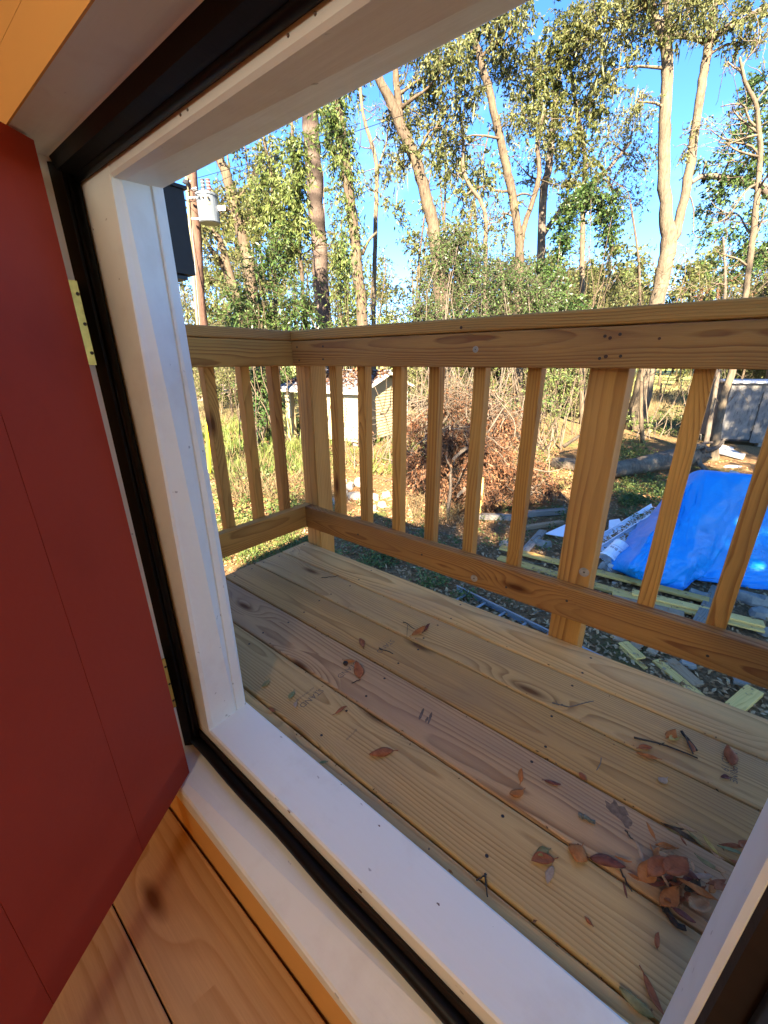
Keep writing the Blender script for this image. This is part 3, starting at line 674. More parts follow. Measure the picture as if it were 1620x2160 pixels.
# ------------------------------------------------------------------ trees
TG = 'trees behind the railing'
tree('tall straight pine trunk with painted dark bands of shade behind the railing corner', [[(684, 905, 36), (682, 690, 29), (676, 560, 28), (668, 450, 28), (660, 330, 28), (653, 236, 27), (645, 60, 25), (640, -250, 20)]], 20.5,
     [(560, -260, 120, 60), (720, -300, 110, 60), (640, -420, 140, 90)], (bk_pine, lm_olive), TG)
def ivy(mb, fo, A, RR):
    up_ = A[:, 2] > 1.2
    I = np.where(up_)[0]; n = 2300; i = I[(rng.random(n)**.7*len(I)).astype(int)]
    d = unit(rng.normal(size=(n, 3))*np.array([1, 1, .3])); p = A[i]+d*(RR[i][:, None]+.02+.2*rng.random((n, 1))**2)+rng.normal(size=(n, 3))*.12
    fo.leaves(p, unit(rng.normal(size=(n, 3))*.5+np.array([0, 0, -.9])), .10+.07*rng.random(n), .035+.03*rng.random(n))
    b = V(795, 490, 15.2); limb(mb, V(764, 537, 15), b, .06, .035, 5, .1, 6)
tree('vine covered trunk with green leaves hanging from it, beside the straight pine', [[(770, 905, 26), (765, 690, 21), (757, 590, 20), (745, 470, 19), (727, 330, 18), (710, 215, 17), (690, 60, 15), (680, -150, 12)]], 15,
     [(700, 240, 26, 60, 0, 1.6), (716, 320, 20, 50, 0, 1.6), (690, -120, 90, 60), (745, 430, 14, 40, 0, 1.2)], (bk_oak, lm_mid), TG, leaf=.13, droop=.9, asp=.3, extra=ivy)
tree('thick leaning oak trunk with sunlit bark, left of the forked trunk', [[(940, 900, 30), (936, 690, 26), (930, 622, 25), (917, 498, 22), (902, 430, 20), (884, 358, 19), (847, 270, 17), (821, 207, 15), (795, 160, 13), (760, 60, 11)], [(847, 270, 12), (841, 215, 11), (834, 150, 10), (832, 20, 8)]], 18,
     [(860, 230, 46, 42), (905, 165, 50, 40), (950, 120, 56, 40), (830, 340, 30, 40, 0, .6), (930, 270, 42, 36, 0, .8), (880, 80, 60, 40), (980, 200, 40, 40, 0, .8), (870, 310, 30, 34, 0, .6)], (bk_oak, lm_olive), TG, leaf=.125, moss=14, bare=5)
tree('slim leaning trunk that forks low, in the middle of the tree line', [[(1094, 905, 18), (1092, 670, 16), (1096, 560, 16), (1094, 498, 15), (1081, 415, 14), (1065, 337, 13), (1044, 244, 12), (1024, 161, 11), (995, 57, 10), (985, -60, 8)], [(1096, 540, 11), (1106, 478, 10), (1122, 430, 9), (1138, 363, 8), (1133, 296, 6), (1150, 230, 4)]], 20,
     [(1010, 110, 50, 40), (1075, 50, 60, 44), (1095, 150, 55, 42), (965, 300, 40, 36, 0, .7), (1110, 250, 50, 40), (1040, 20, 60, 40), (1000, 400, 40, 50, 0, .5), (1060, 450, 40, 50, 0, .4)], (bk_oak, lm_olive), TG, leaf=.13, moss=14, bare=6)
tree('tall smooth double trunk rising in a V, right of the wide railing post', [[(1340, 892, 34), (1362, 790, 30), (1385, 650, 26), (1400, 570, 26), (1410, 513, 28), (1404, 441, 20), (1400, 311, 18), (1405, 207, 17), (1407, 114, 17), (1394, 67, 15), (1366, -5, 13), (1340, -120, 10)],
      [(1412, 515, 18), (1428, 482, 16), (1449, 389, 15), (1470, 249, 13), (1482, 170, 13), (1495, 93, 13), (1506, 0, 11), (1512, -120, 8)], [(1407, 118, 9), (1409, 60, 9), (1406, 0, 8), (1412, -100, 5)], [(1495, 82, 9), (1540, 58, 8), (1610, 18, 7), (1680, -20, 5)], [(1411, 75, 7), (1450, 77, 8), (1488, 88, 9)]], 19.6,
     [(1265, 40, 56, 40), (1330, 20, 50, 36), (1330, 90, 40, 40, 0, .6), (1440, 40, 50, 36), (1460, 20, 50, 30), (1560, 20, 56, 36), (1590, 60, 40, 30), (1480, -30, 80, 40), (1340, 210, 34, 36, 0, .35), (1450, 310, 30, 40, 0, .3), (1380, -60, 90, 40), (1230, 90, 46, 40), (1290, 150, 40, 34, 0, .6)], (bk_pale, lm_olive), TG, leaf=.12, moss=10, bare=4)
tree('yellow green leafy tree in the middle with a slender pale trunk', [[(1228, 905, 10), (1228, 612, 9), (1231, 415, 8), (1234, 332, 7), (1215, 223, 6), (1200, 120, 4)]], 21,
     [(1170, 140, 56, 44), (1195, 60, 64, 48), (1165, 225, 50, 44), (1210, 290, 46, 44), (1250, 225, 40, 40), (1135, 190, 38, 40), (1235, 345, 40, 44), (1260, 140, 40, 44), (1190, 380, 30, 40, 0, .5)], (bk_pale, lm_yellow), TG, leaf=.14, moss=12, bare=5)
tree('dark trunked tree with small grey green leaves behind the yellow green one', [[(1135, 905, 15), (1143, 467, 13), (1158, 350, 12), (1164, 290, 10), (1175, 180, 7)], [(1143, 500, 9), (1200, 420, 8), (1270, 370, 6), (1330, 300, 5)]], 25,
     [(1290, 290, 54, 44), (1335, 240, 44, 40), (1340, 335, 50, 44), (1265, 385, 46, 40), (1150, 310, 40, 40), (1120, 380, 36, 40, 0, .6), (1310, 410, 44, 36, 0, .7), (1345, 420, 40, 40, 0, .5), (1080, 330, 36, 40, 0, .6)], (bk_dark, lm_blue), TG, leaf=.14, per=10)
def dead(mb, fo, A, RR):
    for px, py, qx, qy in ((1592, 390, 1500, 470), (1590, 490, 1520, 452), (1575, 560, 1510, 530), (1598, 330, 1530, 300), (1604, 270, 1520, 225), (1600, 280, 1545, 230), (1594, 220, 1640, 160), (1573, 176, 1535, 130), (1573, 180, 1600, 90), (1604, 335, 1500, 275), (1598, 285, 1515, 300), (1580, 520, 1620, 420), (1600, 400, 1660, 330)):
        a_, b_ = V(px, py, 13.2), V(qx, qy, 13.2+rng.uniform(-1, 1)); pts = limb(mb, a_, b_, .032, .012, 7, .14, 5)
        for _ in range(6): limb(mb, pts[rng.integers(2, 8)], pts[-1]+rng.normal(size=3)*.35, .011, .004, 4, .2, 3)
tree('pale bare dead tree with crooked branches at the far right', [[(1505, 968, 17), (1513, 905, 15), (1526, 840, 14), (1545, 780, 13), (1562, 690, 11), (1573, 617, 10), (1583, 540, 10), (1589, 493, 10), (1599, 389, 9), (1604, 332, 8), (1600, 270, 7), (1594, 218, 6), (1573, 176, 5), (1560, 120, 3)]], 13.2, [], (bk_pale, None), TG, extra=dead, bare=3)
tree('broad dark evergreen oak behind the pale dead tree', [[(1640, 890, 40), (1650, 640, 34), (1640, 500, 28), (1650, 380, 24), (1660, 200, 16)], [(1645, 430, 16), (1600, 393, 13), (1540, 378, 11), (1480, 373, 8), (1445, 400, 5)]], 23,
     [(1580, 330, 56, 44), (1525, 385, 44, 34), (1600, 225, 46, 40), (1560, 470, 54, 44), (1560, 270, 40, 36, 0, .7), (1610, 160, 40, 36), (1500, 430, 38, 30), (1600, 540, 46, 40), (1490, 340, 30, 26, 0, .7), (1640, 300, 60, 60), (1550, 560, 50, 40, 0, .8), (1480, 500, 36, 30, 0, .6)], (bk_dark, lm_dark), TG, leaf=.14, twigs=95, asp=.45)
tree('dark barked trunk behind the transformer with a reddish scar on it', [[(548, 905, 24), (538, 690, 21), (529, 578, 20), (519, 529, 19), (506, 479, 18), (494, 430, 17), (479, 373, 16), (464, 330, 15), (445, 200, 13)], [(496, 440, 6), (512, 405, 5), (528, 385, 4), (535, 360, 3)]], 17,
     [(480, 410, 40, 36, 0, .5), (545, 350, 44, 40, 0, .6), (520, 470, 40, 44, 0, .7), (440, 180, 90, 60), (560, 430, 40, 40, 0, .7), (450, 440, 30, 30, 0, .6)], (bk_oak, lm_olive), TG, leaf=.12, bare=4)
tree('slanting trunk leaning left beyond the utility pole', [[(528, 905, 17), (509, 664, 14), (494, 605, 13), (477, 549, 12), (462, 504, 11), (442, 480, 10), (410, 400, 8)], [(510, 690, 11), (496, 625, 10), (469, 561, 9), (435, 511, 8), (400, 440, 6)]], 19.5,
     [(445, 590, 30, 34, 0, .8), (430, 640, 34, 34), (460, 540, 26, 26, 0, .6), (410, 470, 40, 50)], (bk_oak, lm_olive), TG, leaf=.12)
tree('tall slender pale tree with bare forking top, right of the vine covered trunk', [[(788, 905, 10), (788, 664, 9), (790, 566, 8), (793, 442, 8), (795, 373, 7), (790, 324, 7), (773, 269, 6), (763, 220, 5), (757, 120, 4)], [(795, 400, 4), (800, 350, 4), (815, 300, 3), (822, 240, 2)]], 22,
     [(770, 390, 20, 20, 0, .7), (808, 350, 24, 30, 0, .4), (740, 150, 60, 50)], (bk_pale, lm_yellow), TG, leaf=.12, bare=12)
tree('thin pale sapling with a kinked stem left of the forked trunk', [[(1028, 905, 10), (1024, 620, 8), (1024, 518, 8), (1021, 441, 7), (990, 390, 6), (977, 353, 6), (977, 290, 5), (968, 220, 3)]], 18.5,
     [(975, 420, 30, 36, 0, .4), (1005, 520, 40, 40, 0, .5), (960, 370, 26, 26, 0, .5), (1040, 470, 26, 26, 0, .4)], (bk_pale, lm_yellow), TG, leaf=.11, bare=9)
tree('young leafy stem clad in leaves, nearest the transformer', [[(588, 905, 8), (578, 541, 6), (574, 455, 5), (573, 373, 5), (558, 301, 4), (550, 240, 3)]], 15.8,
     [(572, 330, 22, 40, 0, 1.3), (590, 390, 26, 40, 0, 1.1), (570, 460, 30, 40, 0, 1.2), (545, 400, 26, 36, 0, .9), (600, 470, 26, 34, 0, 1.1)], (bk_oak, lm_mid), TG, leaf=.15, asp=.28, droop=.9)
tree('young leafy stem clad in leaves, just left of the straight pine', [[(648, 905, 8), (640, 640, 7), (632, 516, 6), (627, 393, 6), (617, 282, 5), (612, 200, 4)]], 15.2,
     [(622, 300, 26, 36, 0, 1.3), (640, 350, 22, 36, 0, 1.1), (615, 400, 30, 40, 0, 1.2), (635, 470, 28, 40, 0, 1.3), (610, 520, 30, 34, 0, 1.2), (720, 520, 20, 60, 1, 1.)], (bk_oak, lm_mid), TG, leaf=.15, asp=.28, droop=.9)
tree('thin crooked sapling standing by the fence post in front of the field', [[(1353, 958, 8), (1352, 880, 7), (1353, 790, 6), (1350, 700, 5), (1348, 560, 4), (1330, 430, 3)]], 16, [(1345, 560, 26, 34, 0, .35), (1320, 600, 26, 30, 0, .3)], (bk_oak, lm_mid), TG, bare=8)
tree('thin reddish stem between the sapling and the grey shed', [[(1492, 925, 9), (1503, 860, 8), (1512, 800, 8), (1521, 700, 6), (1530, 600, 5), (1525, 500, 3)]], 15.5, [(1500, 600, 30, 30, 0, .3)], (bk_dark, lm_brown), TG, bare=8)

# evergreen and twiggy shrubs along the tree line
BG = 'shrubs along the tree line'
bush('glossy dark evergreen shrub mass behind the left railing corner', [(500, 620, 50, 44), (560, 570, 50, 50), (620, 630, 46, 44), (545, 660, 60, 44), (600, 510, 34, 44, 0, .7), (640, 680, 50, 40), (490, 690, 50, 40), (590, 690, 60, 40)], 15, (bk_oak, lm_dark), BG, leaf=.14, twigs=130, asp=.3, tl=.5)
bush('mixed green shrub between the straight pine and the leaning oak', [(722, 600, 34, 50, 0, .8), (740, 660, 44, 40), (705, 690, 40, 40), (800, 690, 50, 36), (725, 545, 20, 40, 0, .7), (850, 680, 40, 40, 0, .7)], 16.5, (bk_oak, lm_mid), BG, leaf=.12, asp=.35)
bush('dark twiggy rounded shrub tree left of the forked trunk', [(935, 540, 44, 44), (990, 570, 56, 46), (1060, 590, 54, 44), (1010, 640, 70, 44, 0, .8), (1120, 620, 50, 44), (900, 620, 40, 40, 0, .6), (960, 500, 30, 26), (1140, 660, 50, 40), (920, 680, 50, 36, 0, .6)], 14.5, (bk_dark, lm_dark), BG, leaf=.075, twigs=290, stems=30, tl=.5)
bush('arched green vine clump hanging over a bare stem', [(1192, 478, 20, 40, 0, 1.5), (1215, 430, 26, 26, 0, 1.5), (1250, 412, 34, 22, 0, 1.5), (1278, 440, 26, 30, 0, 1.5), (1290, 490, 20, 40, 0, 1.3), (1180, 530, 16, 34, 0, 1.)], 18, (bk_oak, lm_dark), BG, leaf=.12, twigs=240, asp=.5, name='vine_clump', cat='vine')
bush('bright deep green bush below the vine arch', [(1165, 620, 40, 44), (1190, 650, 40, 30), (1140, 570, 34, 30), (1230, 660, 40, 26, 0, .7)], 16, (bk_oak, lm_dark), BG, leaf=.11, twigs=220, asp=.45)
bush('tangle of bare tan branches right of the double trunk', [(1480, 600, 70, 26, 0, .1), (1560, 610, 60, 26, 0, .1), (1440, 620, 40, 20, 0, .1), (1450, 520, 20, 24, 0, .25)], 17, (bk_twig, lm_brown), BG, leaf=.09, twigs=300, per=1, name='brush_tangle', cat='brush', tr=.009, tl=1.0)
bush('dark evergreen bush beside the cream shed on the left', [(545, 800, 34, 40), (585, 850, 40, 50, 6), (545, 860, 34, 40), (610, 800, 34, 34, 6), (520, 800, 20, 30), (600, 770, 50, 30, 6), (545, 760, 44, 30, 3)], 15.6, (bk_dark, lm_dark), BG, leaf=.13, twigs=150, asp=.45)
bush('scruffy dry bush at the far end of the path', [(480, 800, 24, 24), (450, 790, 30, 20), (510, 830, 20, 30, 0, .6), (420, 780, 40, 20)], 26, (bk_twig, lm_olive), BG, leaf=.13, twigs=110)
bush('leafy thicket in the gap right of the cream shed', [(900, 820, 36, 36), (930, 870, 36, 40, 0, .8), (960, 800, 34, 30), (880, 790, 30, 26)], 16, (bk_twig, lm_olive), BG, leaf=.10, twigs=100, stems=20)
bush('green thicket with thin stems behind the middle balusters', [(1040, 830, 36, 36), (1075, 870, 34, 34), (1130, 820, 40, 36), (1170, 860, 40, 36, 0, .8), (1200, 800, 40, 36), (1000, 860, 30, 30, 0, .5), (1150, 790, 50, 20)], 14.5, (bk_twig, lm_mid), BG, leaf=.085, twigs=110, stems=26)
bush('low green bushes by the foot of the double trunk', [(1400, 870, 40, 14), (1360, 890, 34, 14), (1440, 880, 30, 12), (1310, 880, 30, 20)], 17.5, (bk_twig, lm_mid), BG, leaf=.10, twigs=100, stems=10)

bush('thin dry weeds and vines in front of the cream shed gable', [(800, 925, 46, 36), (845, 890, 26, 40), (735, 930, 30, 26)], 12.6, (bk_twig, lm_brown), BG, leaf=.07, twigs=60, per=3, tl=.7, tr=.006, stems=12, cat='weeds', name='dry_weeds')
# far woods: one mass of trees beyond the ones that can be told apart
fo = Foliage(); mbf = MB()
for k in range(120):
    D = rng.uniform(30, 62); px = rng.uniform(150, 1900)
    if 1290 < px < 1540 and D < 52: continue
    base = V(px, 760, D); base[2] = gz(base[0], base[1]); h = rng.uniform(8, 14)*(1.3 if px < 1000 else .9)
    mbf.tube(curve([base, base+np.array([rng.normal()*.4, rng.normal()*.4, h*.5]), base+np.array([rng.normal()*.9, 0, h])], 6), np.linspace(.16, .04, 6), 5)
    for j in range(5):
        c = base+np.array([rng.normal()*1.1, rng.normal()*1.1, h*rng.uniform(.25, 1.02)]); fo.spray(c, (1.5, 1.5, 1.2), 34, 7, .30, .5, .45, .8, .1, .012)
for k in range(150):                             # low growth at the foot of the woods
    D = rng.uniform(26, 60); px = rng.uniform(100, 1900)
    if 1290 < px < 1545: continue
    c = V(px, 760, D); c[2] = gz(c[0], c[1])+rng.uniform(.3, 1.6); fo.spray(c, (1.7, 1.7, 1.2), 40, 7, .22, .1, .45, .6, .1, .01)
fo2 = Foliage()
for k in range(95):                              # the wood edge, nearer than the far trees
    D = rng.uniform(24, 31); px = rng.choice([rng.uniform(330, 1290), rng.uniform(960, 1300), rng.uniform(1545, 1720)]); base = V(px, 760, D); base[2] = gz(base[0], base[1]); h = rng.uniform(4.5, 9.0)
    mbf.tube(curve([base, base+np.array([rng.normal()*.3, rng.normal()*.3, h*.5]), base+np.array([rng.normal()*.8, 0, h])], 6), np.linspace(.09, .02, 6), 5)
    for j in range(6): (fo if k % 3 == 0 else fo2).spray(base+np.array([rng.normal()*.9, rng.normal()*.8, h*rng.uniform(.2, 1.02)]), (1.1, 1.1, .9), 44, 11, .115, .5, .42, .8, .1, .010)
for k in range(110):
    D = rng.uniform(82, 105); px = rng.uniform(1050, 1950); base = V(px, 760, D); base[2] = GZ; h = rng.uniform(15, 25)
    mbf.tube([base, base+np.array([0, 0, h*.8])], [.25, .08], 5)
    for j in range(5): fo.spray(base+np.array([rng.normal()*2, rng.normal()*2, h*rng.uniform(.2, 1.)]), (2.8, 2.8, 2.2), 30, 7, .7, .4, .5, 1.3, .1, .03)
o = mbf.build('far_wood_trunks', bk_oak, None, True); tag(o, 'distant thin trunks of the far woods', kind='stuff')
o = fo2.leaf_obj('wood_edge_foliage', lm_olive); tag(o, 'green foliage of the wood edge behind the yard', kind='stuff'); fo.tv += fo2.tv
o = fo.twig_obj('far_wood_twigs', bk_oak); tag(o, 'fine branches of the woods', kind='stuff')
o = fo.leaf_obj('far_wood_foliage', lm_yellow); tag(o, 'pale yellow green foliage of the far woods', kind='stuff')
# trees standing behind and beside the house, whose shade falls across the yard
for k, (x, y, h) in enumerate(((7.6, -4.2, 11), (7.5, 1.0, 12), (9.8, -9.0, 13), (9.3, 6.0, 15), (6.4, -11., 14))):
    root = thing('tree', ['leafy oak beside the house, nearest its right wall', 'leafy oak right of the deck, out past the tarp', 'tall oak behind the back wall of the house', 'oak at the right edge of the yard near the grey shed', 'tallest oak far behind the house'][k], 'tree', (x, y, GZ), 'shade trees around the house')
    mb = MB(); fo = Foliage(); b = np.array([x, y, gz(x, y)]); tp = b+np.array([.4, .3, h*.8]); pts = limb(mb, b-np.array([0, 0, .1]), tp, .22, .07, 8, .04, 8)
    for j in range(17):
        c = b+np.array([rng.normal()*1.7, rng.normal()*1.7, h*rng.uniform(.42, 1.0)]); limb(mb, pts[rng.integers(3, 9)], c, .05, .015, 5, .1, 5); fo.spray(c, (1.3, 1.3, 1.0), (280, 110, 80, 240, 80)[k], 9, .18, .3, .5, .6, .1, 0)
    mb.build('trunk', bk_oak, root, True); fo.leaf_obj('crown', lm_olive, root)

# ------------------------------------------------------------------ things in the yard
def gpt(x, y, dz=0.): return np.array([x, y, float(gz(x, y))+dz])

# cream shed with clapboard siding
siding = paint('cream_siding', (.38, .315, .17), .55, (.5, .45, .32), .25, .15, 1., False)
shed_roof = plain('grey_roof_sheet', (.30, .31, .33), .45, .2, 8, .3)
trim_c = paint('cream_trim', (.70, .66, .52), .5, (.5, .45, .35), .2, .1, 1., False)
C0 = GG(763, 943); C1 = GG(858, 917); C2 = GG(608, 931)
ex = nrm((C2-C0)*[1, 1, 0]); ey0 = nrm((C1-C0)*[1, 1, 0]); ey = nrm(ey0-ex*(ex@ey0)*1.0)
Lx = np.linalg.norm((C2-C0)[:2]); Ly = abs((C1-C0)@ey)
b0 = C0.copy(); b0[2] = gz(*C0[:2])-.02
def along(px, py, p, horiz):                    # height on the vertical line through p where the pixel row py is met
    D = dist(p); return V(px, py, D)[2]
ze = along(772, 822, C0, 0)-b0[2]; zp = along(818, 786, b0+ey*Ly/2, 0)-b0[2]
shed = thing('cream_shed', 'small cream clapboard shed with fallen leaves on its grey roof', 'shed', b0)
w1 = MB(); h0 = .18
def sv3(x, y, z): return b0+ex*x+ey*y+np.array([0, 0, z])
# wall cores
mb = MB(); mb.loft([[sv3(.03, .03, h0), sv3(Lx*.62, .03, h0), sv3(Lx*.62, Ly-.03, h0), sv3(.03, Ly-.03, h0)], [sv3(.03, .03, ze), sv3(Lx*.62, .03, ze), sv3(Lx*.62, Ly-.03, ze), sv3(.03, Ly-.03, ze)]][::-1])
mb.loft([[sv3(.03, .02, ze), sv3(.03, Ly-.02, ze), sv3(.03, Ly/2, zp-.05)], [sv3(Lx*.62, .02, ze), sv3(Lx*.62, Ly-.02, ze), sv3(Lx*.62, Ly/2, zp-.05)]])
wall = mb.build('wall', siding, shed)
nl = 17; lap = (ze-h0)/nl
for k in range(nl+int((zp-ze)/lap)):
    z0 = h0+k*lap; z1 = z0+lap*1.06
    if k < nl:
        mb = MB(); mb.loft([[sv3(0, -.014, z0), sv3(0, .03, z0), sv3(0, .03, z1), sv3(0, .022, z1)], [sv3(Lx*.62, -.014, z0), sv3(Lx*.62, .03, z0), sv3(Lx*.62, .03, z1), sv3(Lx*.62, .022, z1)]]); mb.build('clapboard', siding, wall)
    ya, yb = (0., Ly)
    if k >= nl:
        t = (z1-ze)/max(zp-ze, .1); ya, yb = Ly/2*t, Ly-Ly/2*t
        if yb-ya < .1: continue
    mb = MB(); mb.loft([[sv3(-.014, ya, z0), sv3(.028, ya, z0), sv3(.028, ya, z1), sv3(.02, ya, z1)], [sv3(-.014, yb, z0), sv3(.028, yb, z0), sv3(.028, yb, z1), sv3(.02, yb, z1)]][::-1]); mb.build('clapboard', siding, wall)
for y in (-.012, Ly-.05):
    mb = MB(); mb.loft([[sv3(-.02, y, h0-.04), sv3(.06, y, h0-.04), sv3(.06, y+.07, h0-.04), sv3(-.02, y+.07, h0-.04)], [sv3(-.02, y, ze), sv3(.06, y, ze), sv3(.06, y+.07, ze), sv3(-.02, y+.07, ze)]][::-1]); mb.build('corner_trim', trim_c, shed)
oh, fo_ = .22, .25
def roofpt(x, side, t, dz=0.): # side -1 front, +1 back ; t 0 eave 1 ridge
    y = (Ly/2)+side*(Ly/2+fo_)*(1-t); return sv3(x, y, ze+(zp-ze)*(t*(1+fo_/(Ly/2))-fo_/(Ly/2))+.04+dz)
for side in (-1, 1):
    mb = MB(); nx = 60; g = []
    for i in range(nx+1):
        x = -oh+(Lx+oh*2)*i/nx; dz = .012*math.cos(math.pi*i); g.append([roofpt(x, side, t, dz) for t in (0, .33, .66, 1.)])
    mb.grid(g); g2 = [[p-np.array([0, 0, .03]) for p in r_] for r_ in g]; mb.grid(g2)
    mb.grid([[r_[0] for r_ in g], [r_[0] for r_ in g2]]); mb.grid([g[0], g2[0]]); mb.grid([g[-1], g2[-1]]); mb.build('roof', shed_roof, shed)
mb = MB(); mb.tube([roofpt(-oh, -1, 1., .03), roofpt(Lx+oh, -1, 1., .03)], .04, 6); mb.build('ridge_cap', shed_roof, shed)
for side in (-1, 1):
    p, q_ = roofpt(-oh-.01, side, 0, -.06), roofpt(-oh-.01, side, 1, -.06); board('gable_trim', p, q_, .10, .02, trim_c, shed, side=tuple(-ex))
board('fascia', roofpt(-oh, -1, 0, -.075)+ey*.02, roofpt(Lx+oh, -1, 0, -.075)+ey*.02, .09, .02, trim_c, shed, side=tuple(-ey))
fo = Foliage(); n = 1500; t = rng.random(n)**.8*.97; x = rng.random(n)*(Lx+.3)-.15
p = np.array([roofpt(a_, -1, b_, .02+.04*rng.random()) for a_, b_ in zip(x, np.clip(t+.12, .0, 1))]); fo.leaves(p, unit(rng.normal(size=(n, 3))*[1, 1, .25]), .12+.1*rng.random(n), .06+.04*rng.random(n), 1.5)
o = fo.leaf_obj('roof_leaf_litter', lm_brown, shed); tag(o, kind='stuff')
for x in (Lx-.12, Lx-.12):
    pass
mb = MB(); mb.loft([[sv3(Lx-.32, .0, -.05), sv3(Lx-.02, .0, -.05), sv3(Lx-.02, .2, -.05), sv3(Lx-.32, .2, -.05)], [sv3(Lx-.32, .0, ze), sv3(Lx-.02, .0, ze), sv3(Lx-.02, .2, ze), sv3(Lx-.32, .2, ze)]][::-1]); mb.build('porch_post', siding, shed)
mb = MB(); mb.loft([[sv3(Lx*.62, .0, -.02), sv3(Lx-.02, .0, -.02), sv3(Lx-.02, Ly, -.02), sv3(Lx*.62, Ly, -.02)], [sv3(Lx*.62, 0, h0), sv3(Lx-.02, 0, h0), sv3(Lx-.02, Ly, h0), sv3(Lx*.62, Ly, h0)]][::-1]); mb.build('porch_floor', lumber_tan, shed)
for x in (.2, Lx*.3, Lx*.6):                     # piers under the shed
    mb = MB(); mb.loft([[sv3(x, .1, -.1), sv3(x+.25, .1, -.1), sv3(x+.25, .4, -.1), sv3(x, .4, -.1)], [sv3(x, .1, h0), sv3(x+.25, .1, h0), sv3(x+.25, .4, h0), sv3(x, .4, h0)]][::-1]); mb.build('pier', plain('pier_block', (.2, .19, .17), .9), shed)
# ramp railing at the left end of the shed
g_wood = wood('greenish_treated_lumber', (.40, .38, .14), (.27, .25, .08), 120, .5, .7)
rr_a, rr_b = GG(592, 925), GG(612, 940)
ramp = thing('ramp_railing', 'short greenish wooden ramp railing at the end of the cream shed', 'railing', rr_a)
for zz in (.98, .25): board('rail', rr_a+[0, 0, zz], rr_b+[0, 0, zz], .09, .04, g_wood, ramp, side=(0, -1, 0))
for t in np.linspace(.03, .97, 6): p = rr_a+(rr_b-rr_a)*t; board('baluster', p+[0, 0, .1], p+[0, 0, .97], .04, .04, g_wood, ramp, side=(0, -1, 0))
for t in (0., 1.): p = rr_a+(rr_b-rr_a)*t+np.array([0, .06, 0]); board('post', p-[0, 0, .1], p+[0, 0, 1.02], .09, .09, g_wood, ramp, side=(0, -1, 0))

# grey plywood shed at the right edge
s = NT('mottled_grey_plywood'); o_ = s.obj(); n1 = s.noise(o_, 2.2, 7, .7); n2 = s.noise(s.scale(o_, (9, 9, 2)), 2, 5, .7)
c_ = s.ramp(n1, [(.35, (.125, .115, .10)), (.6, (.18, .168, .148))]); c_ = s.mix(s.ramp(n2, [(.50, 0.), (.66, .8)]), c_, (.065, .06, .055)); s.bsdf(c_, .9, n2, .4, .01, .1); ply = s.m
pl0 = GG(1510, 938); Dg = dist(pl0); gx = nrm(SIDE*1.0-HEAD*.22); gy = np.array([-gx[1], gx[0], 0.])
zt = V(1540, 808, Dg)[2]-pl0[2]
gsh = thing('plywood_shed', 'old mottled grey plywood shed with a crooked door ajar', 'shed', pl0)
def sg(x, y, z): return pl0+gx*x+gy*y+np.array([0, 0, z])
def gbox(name, x0, x1, y0, y1, z0, z1, mat, par, skew=0.):
    mb = MB(); mb.loft([[sg(x0, y0, z0), sg(x1, y0, z0), sg(x1, y1, z0), sg(x0, y1, z0)], [sg(x0+skew, y0, z1), sg(x1+skew, y0, z1), sg(x1+skew, y1, z1), sg(x0+skew, y1, z1)]][::-1]); return mb.build(name, mat, par)
gbox('wall', 0, 1.02, 0, .05, .22, zt, ply, gsh); gbox('wall', 1.60, 2.9, 0, .05, .22, zt, ply, gsh); gbox('wall', 1.021, 1.599, 0, .05, zt-.32, zt, ply, gsh)
gbox('side_wall', 0, .05, .051, 1.7, .22, zt, ply, gsh); gbox('side_wall', 2.85, 2.9, .051, 1.7, .22, zt, ply, gsh); gbox('back_wall', 0, 2.9, 1.701, 1.75, .22, zt, ply, gsh)
gbox('dark_floor', .02, 2.88, .0, 1.7, .16, .218, brownfoam, gsh)
gbox('roof', -.12, 3.02, -.14, 1.9, zt+.003, zt+.07, plain('pale_roof_edge', (.45, .46, .48), .5), gsh)
for x in (.1, 1.4, 2.7):
    gbox('pier', x, x+.2, .1, .3, -.2, .159, grey_wood, gsh)
dr = MB(); a_ = R(16); dv = gx*math.cos(a_)-gy*math.sin(a_); p0 = sg(1.03, -.01, .12); tn = np.array([dv[1], -dv[0], 0])*.035
dr.loft([[p0, p0+dv*.55, p0+dv*.55+tn, p0+tn], [p0+[0, 0, zt-.42], p0+dv*.55+[0, 0, zt-.42], p0+dv*.55+tn+[0, 0, zt-.42], p0+tn+[0, 0, zt-.42]]]); dro = dr.build('door', ply, gsh)
for z_ in (.45, zt-.8):
    mb = MB(); q_ = sg(1.0, -.02, z_); mb.tube([q_, q_+[0, 0, .1]], .02, 6); mb.build('hinge', blackmetal, dro)
wb = paint('dirty_white_board', (.46, .45, .42), .6, (.25, .22, .18), .6, .3)
def slab(name, label, cat, c4, th, mat, group=None):
    c4 = [np.asarray(p, float) for p in c4]; nn = nrm(np.cross(c4[1]-c4[0], c4[2]-c4[0])); nn = nn if nn[2] > 0 else -nn
    mb = MB(); mb.loft([[p-nn*th for p in c4], c4]); o = mb.build(name, mat); return tag(o, label, cat, group)
slab('white_board', 'dirty white board leaning on the ground before the grey shed', 'board', [GG(1512, 958)+[0, 0, .06], GG(1566, 972)+[0, 0, .06], V(1577, 951, Dg-.7), V(1512, 935, Dg-.35)], .03, wb)
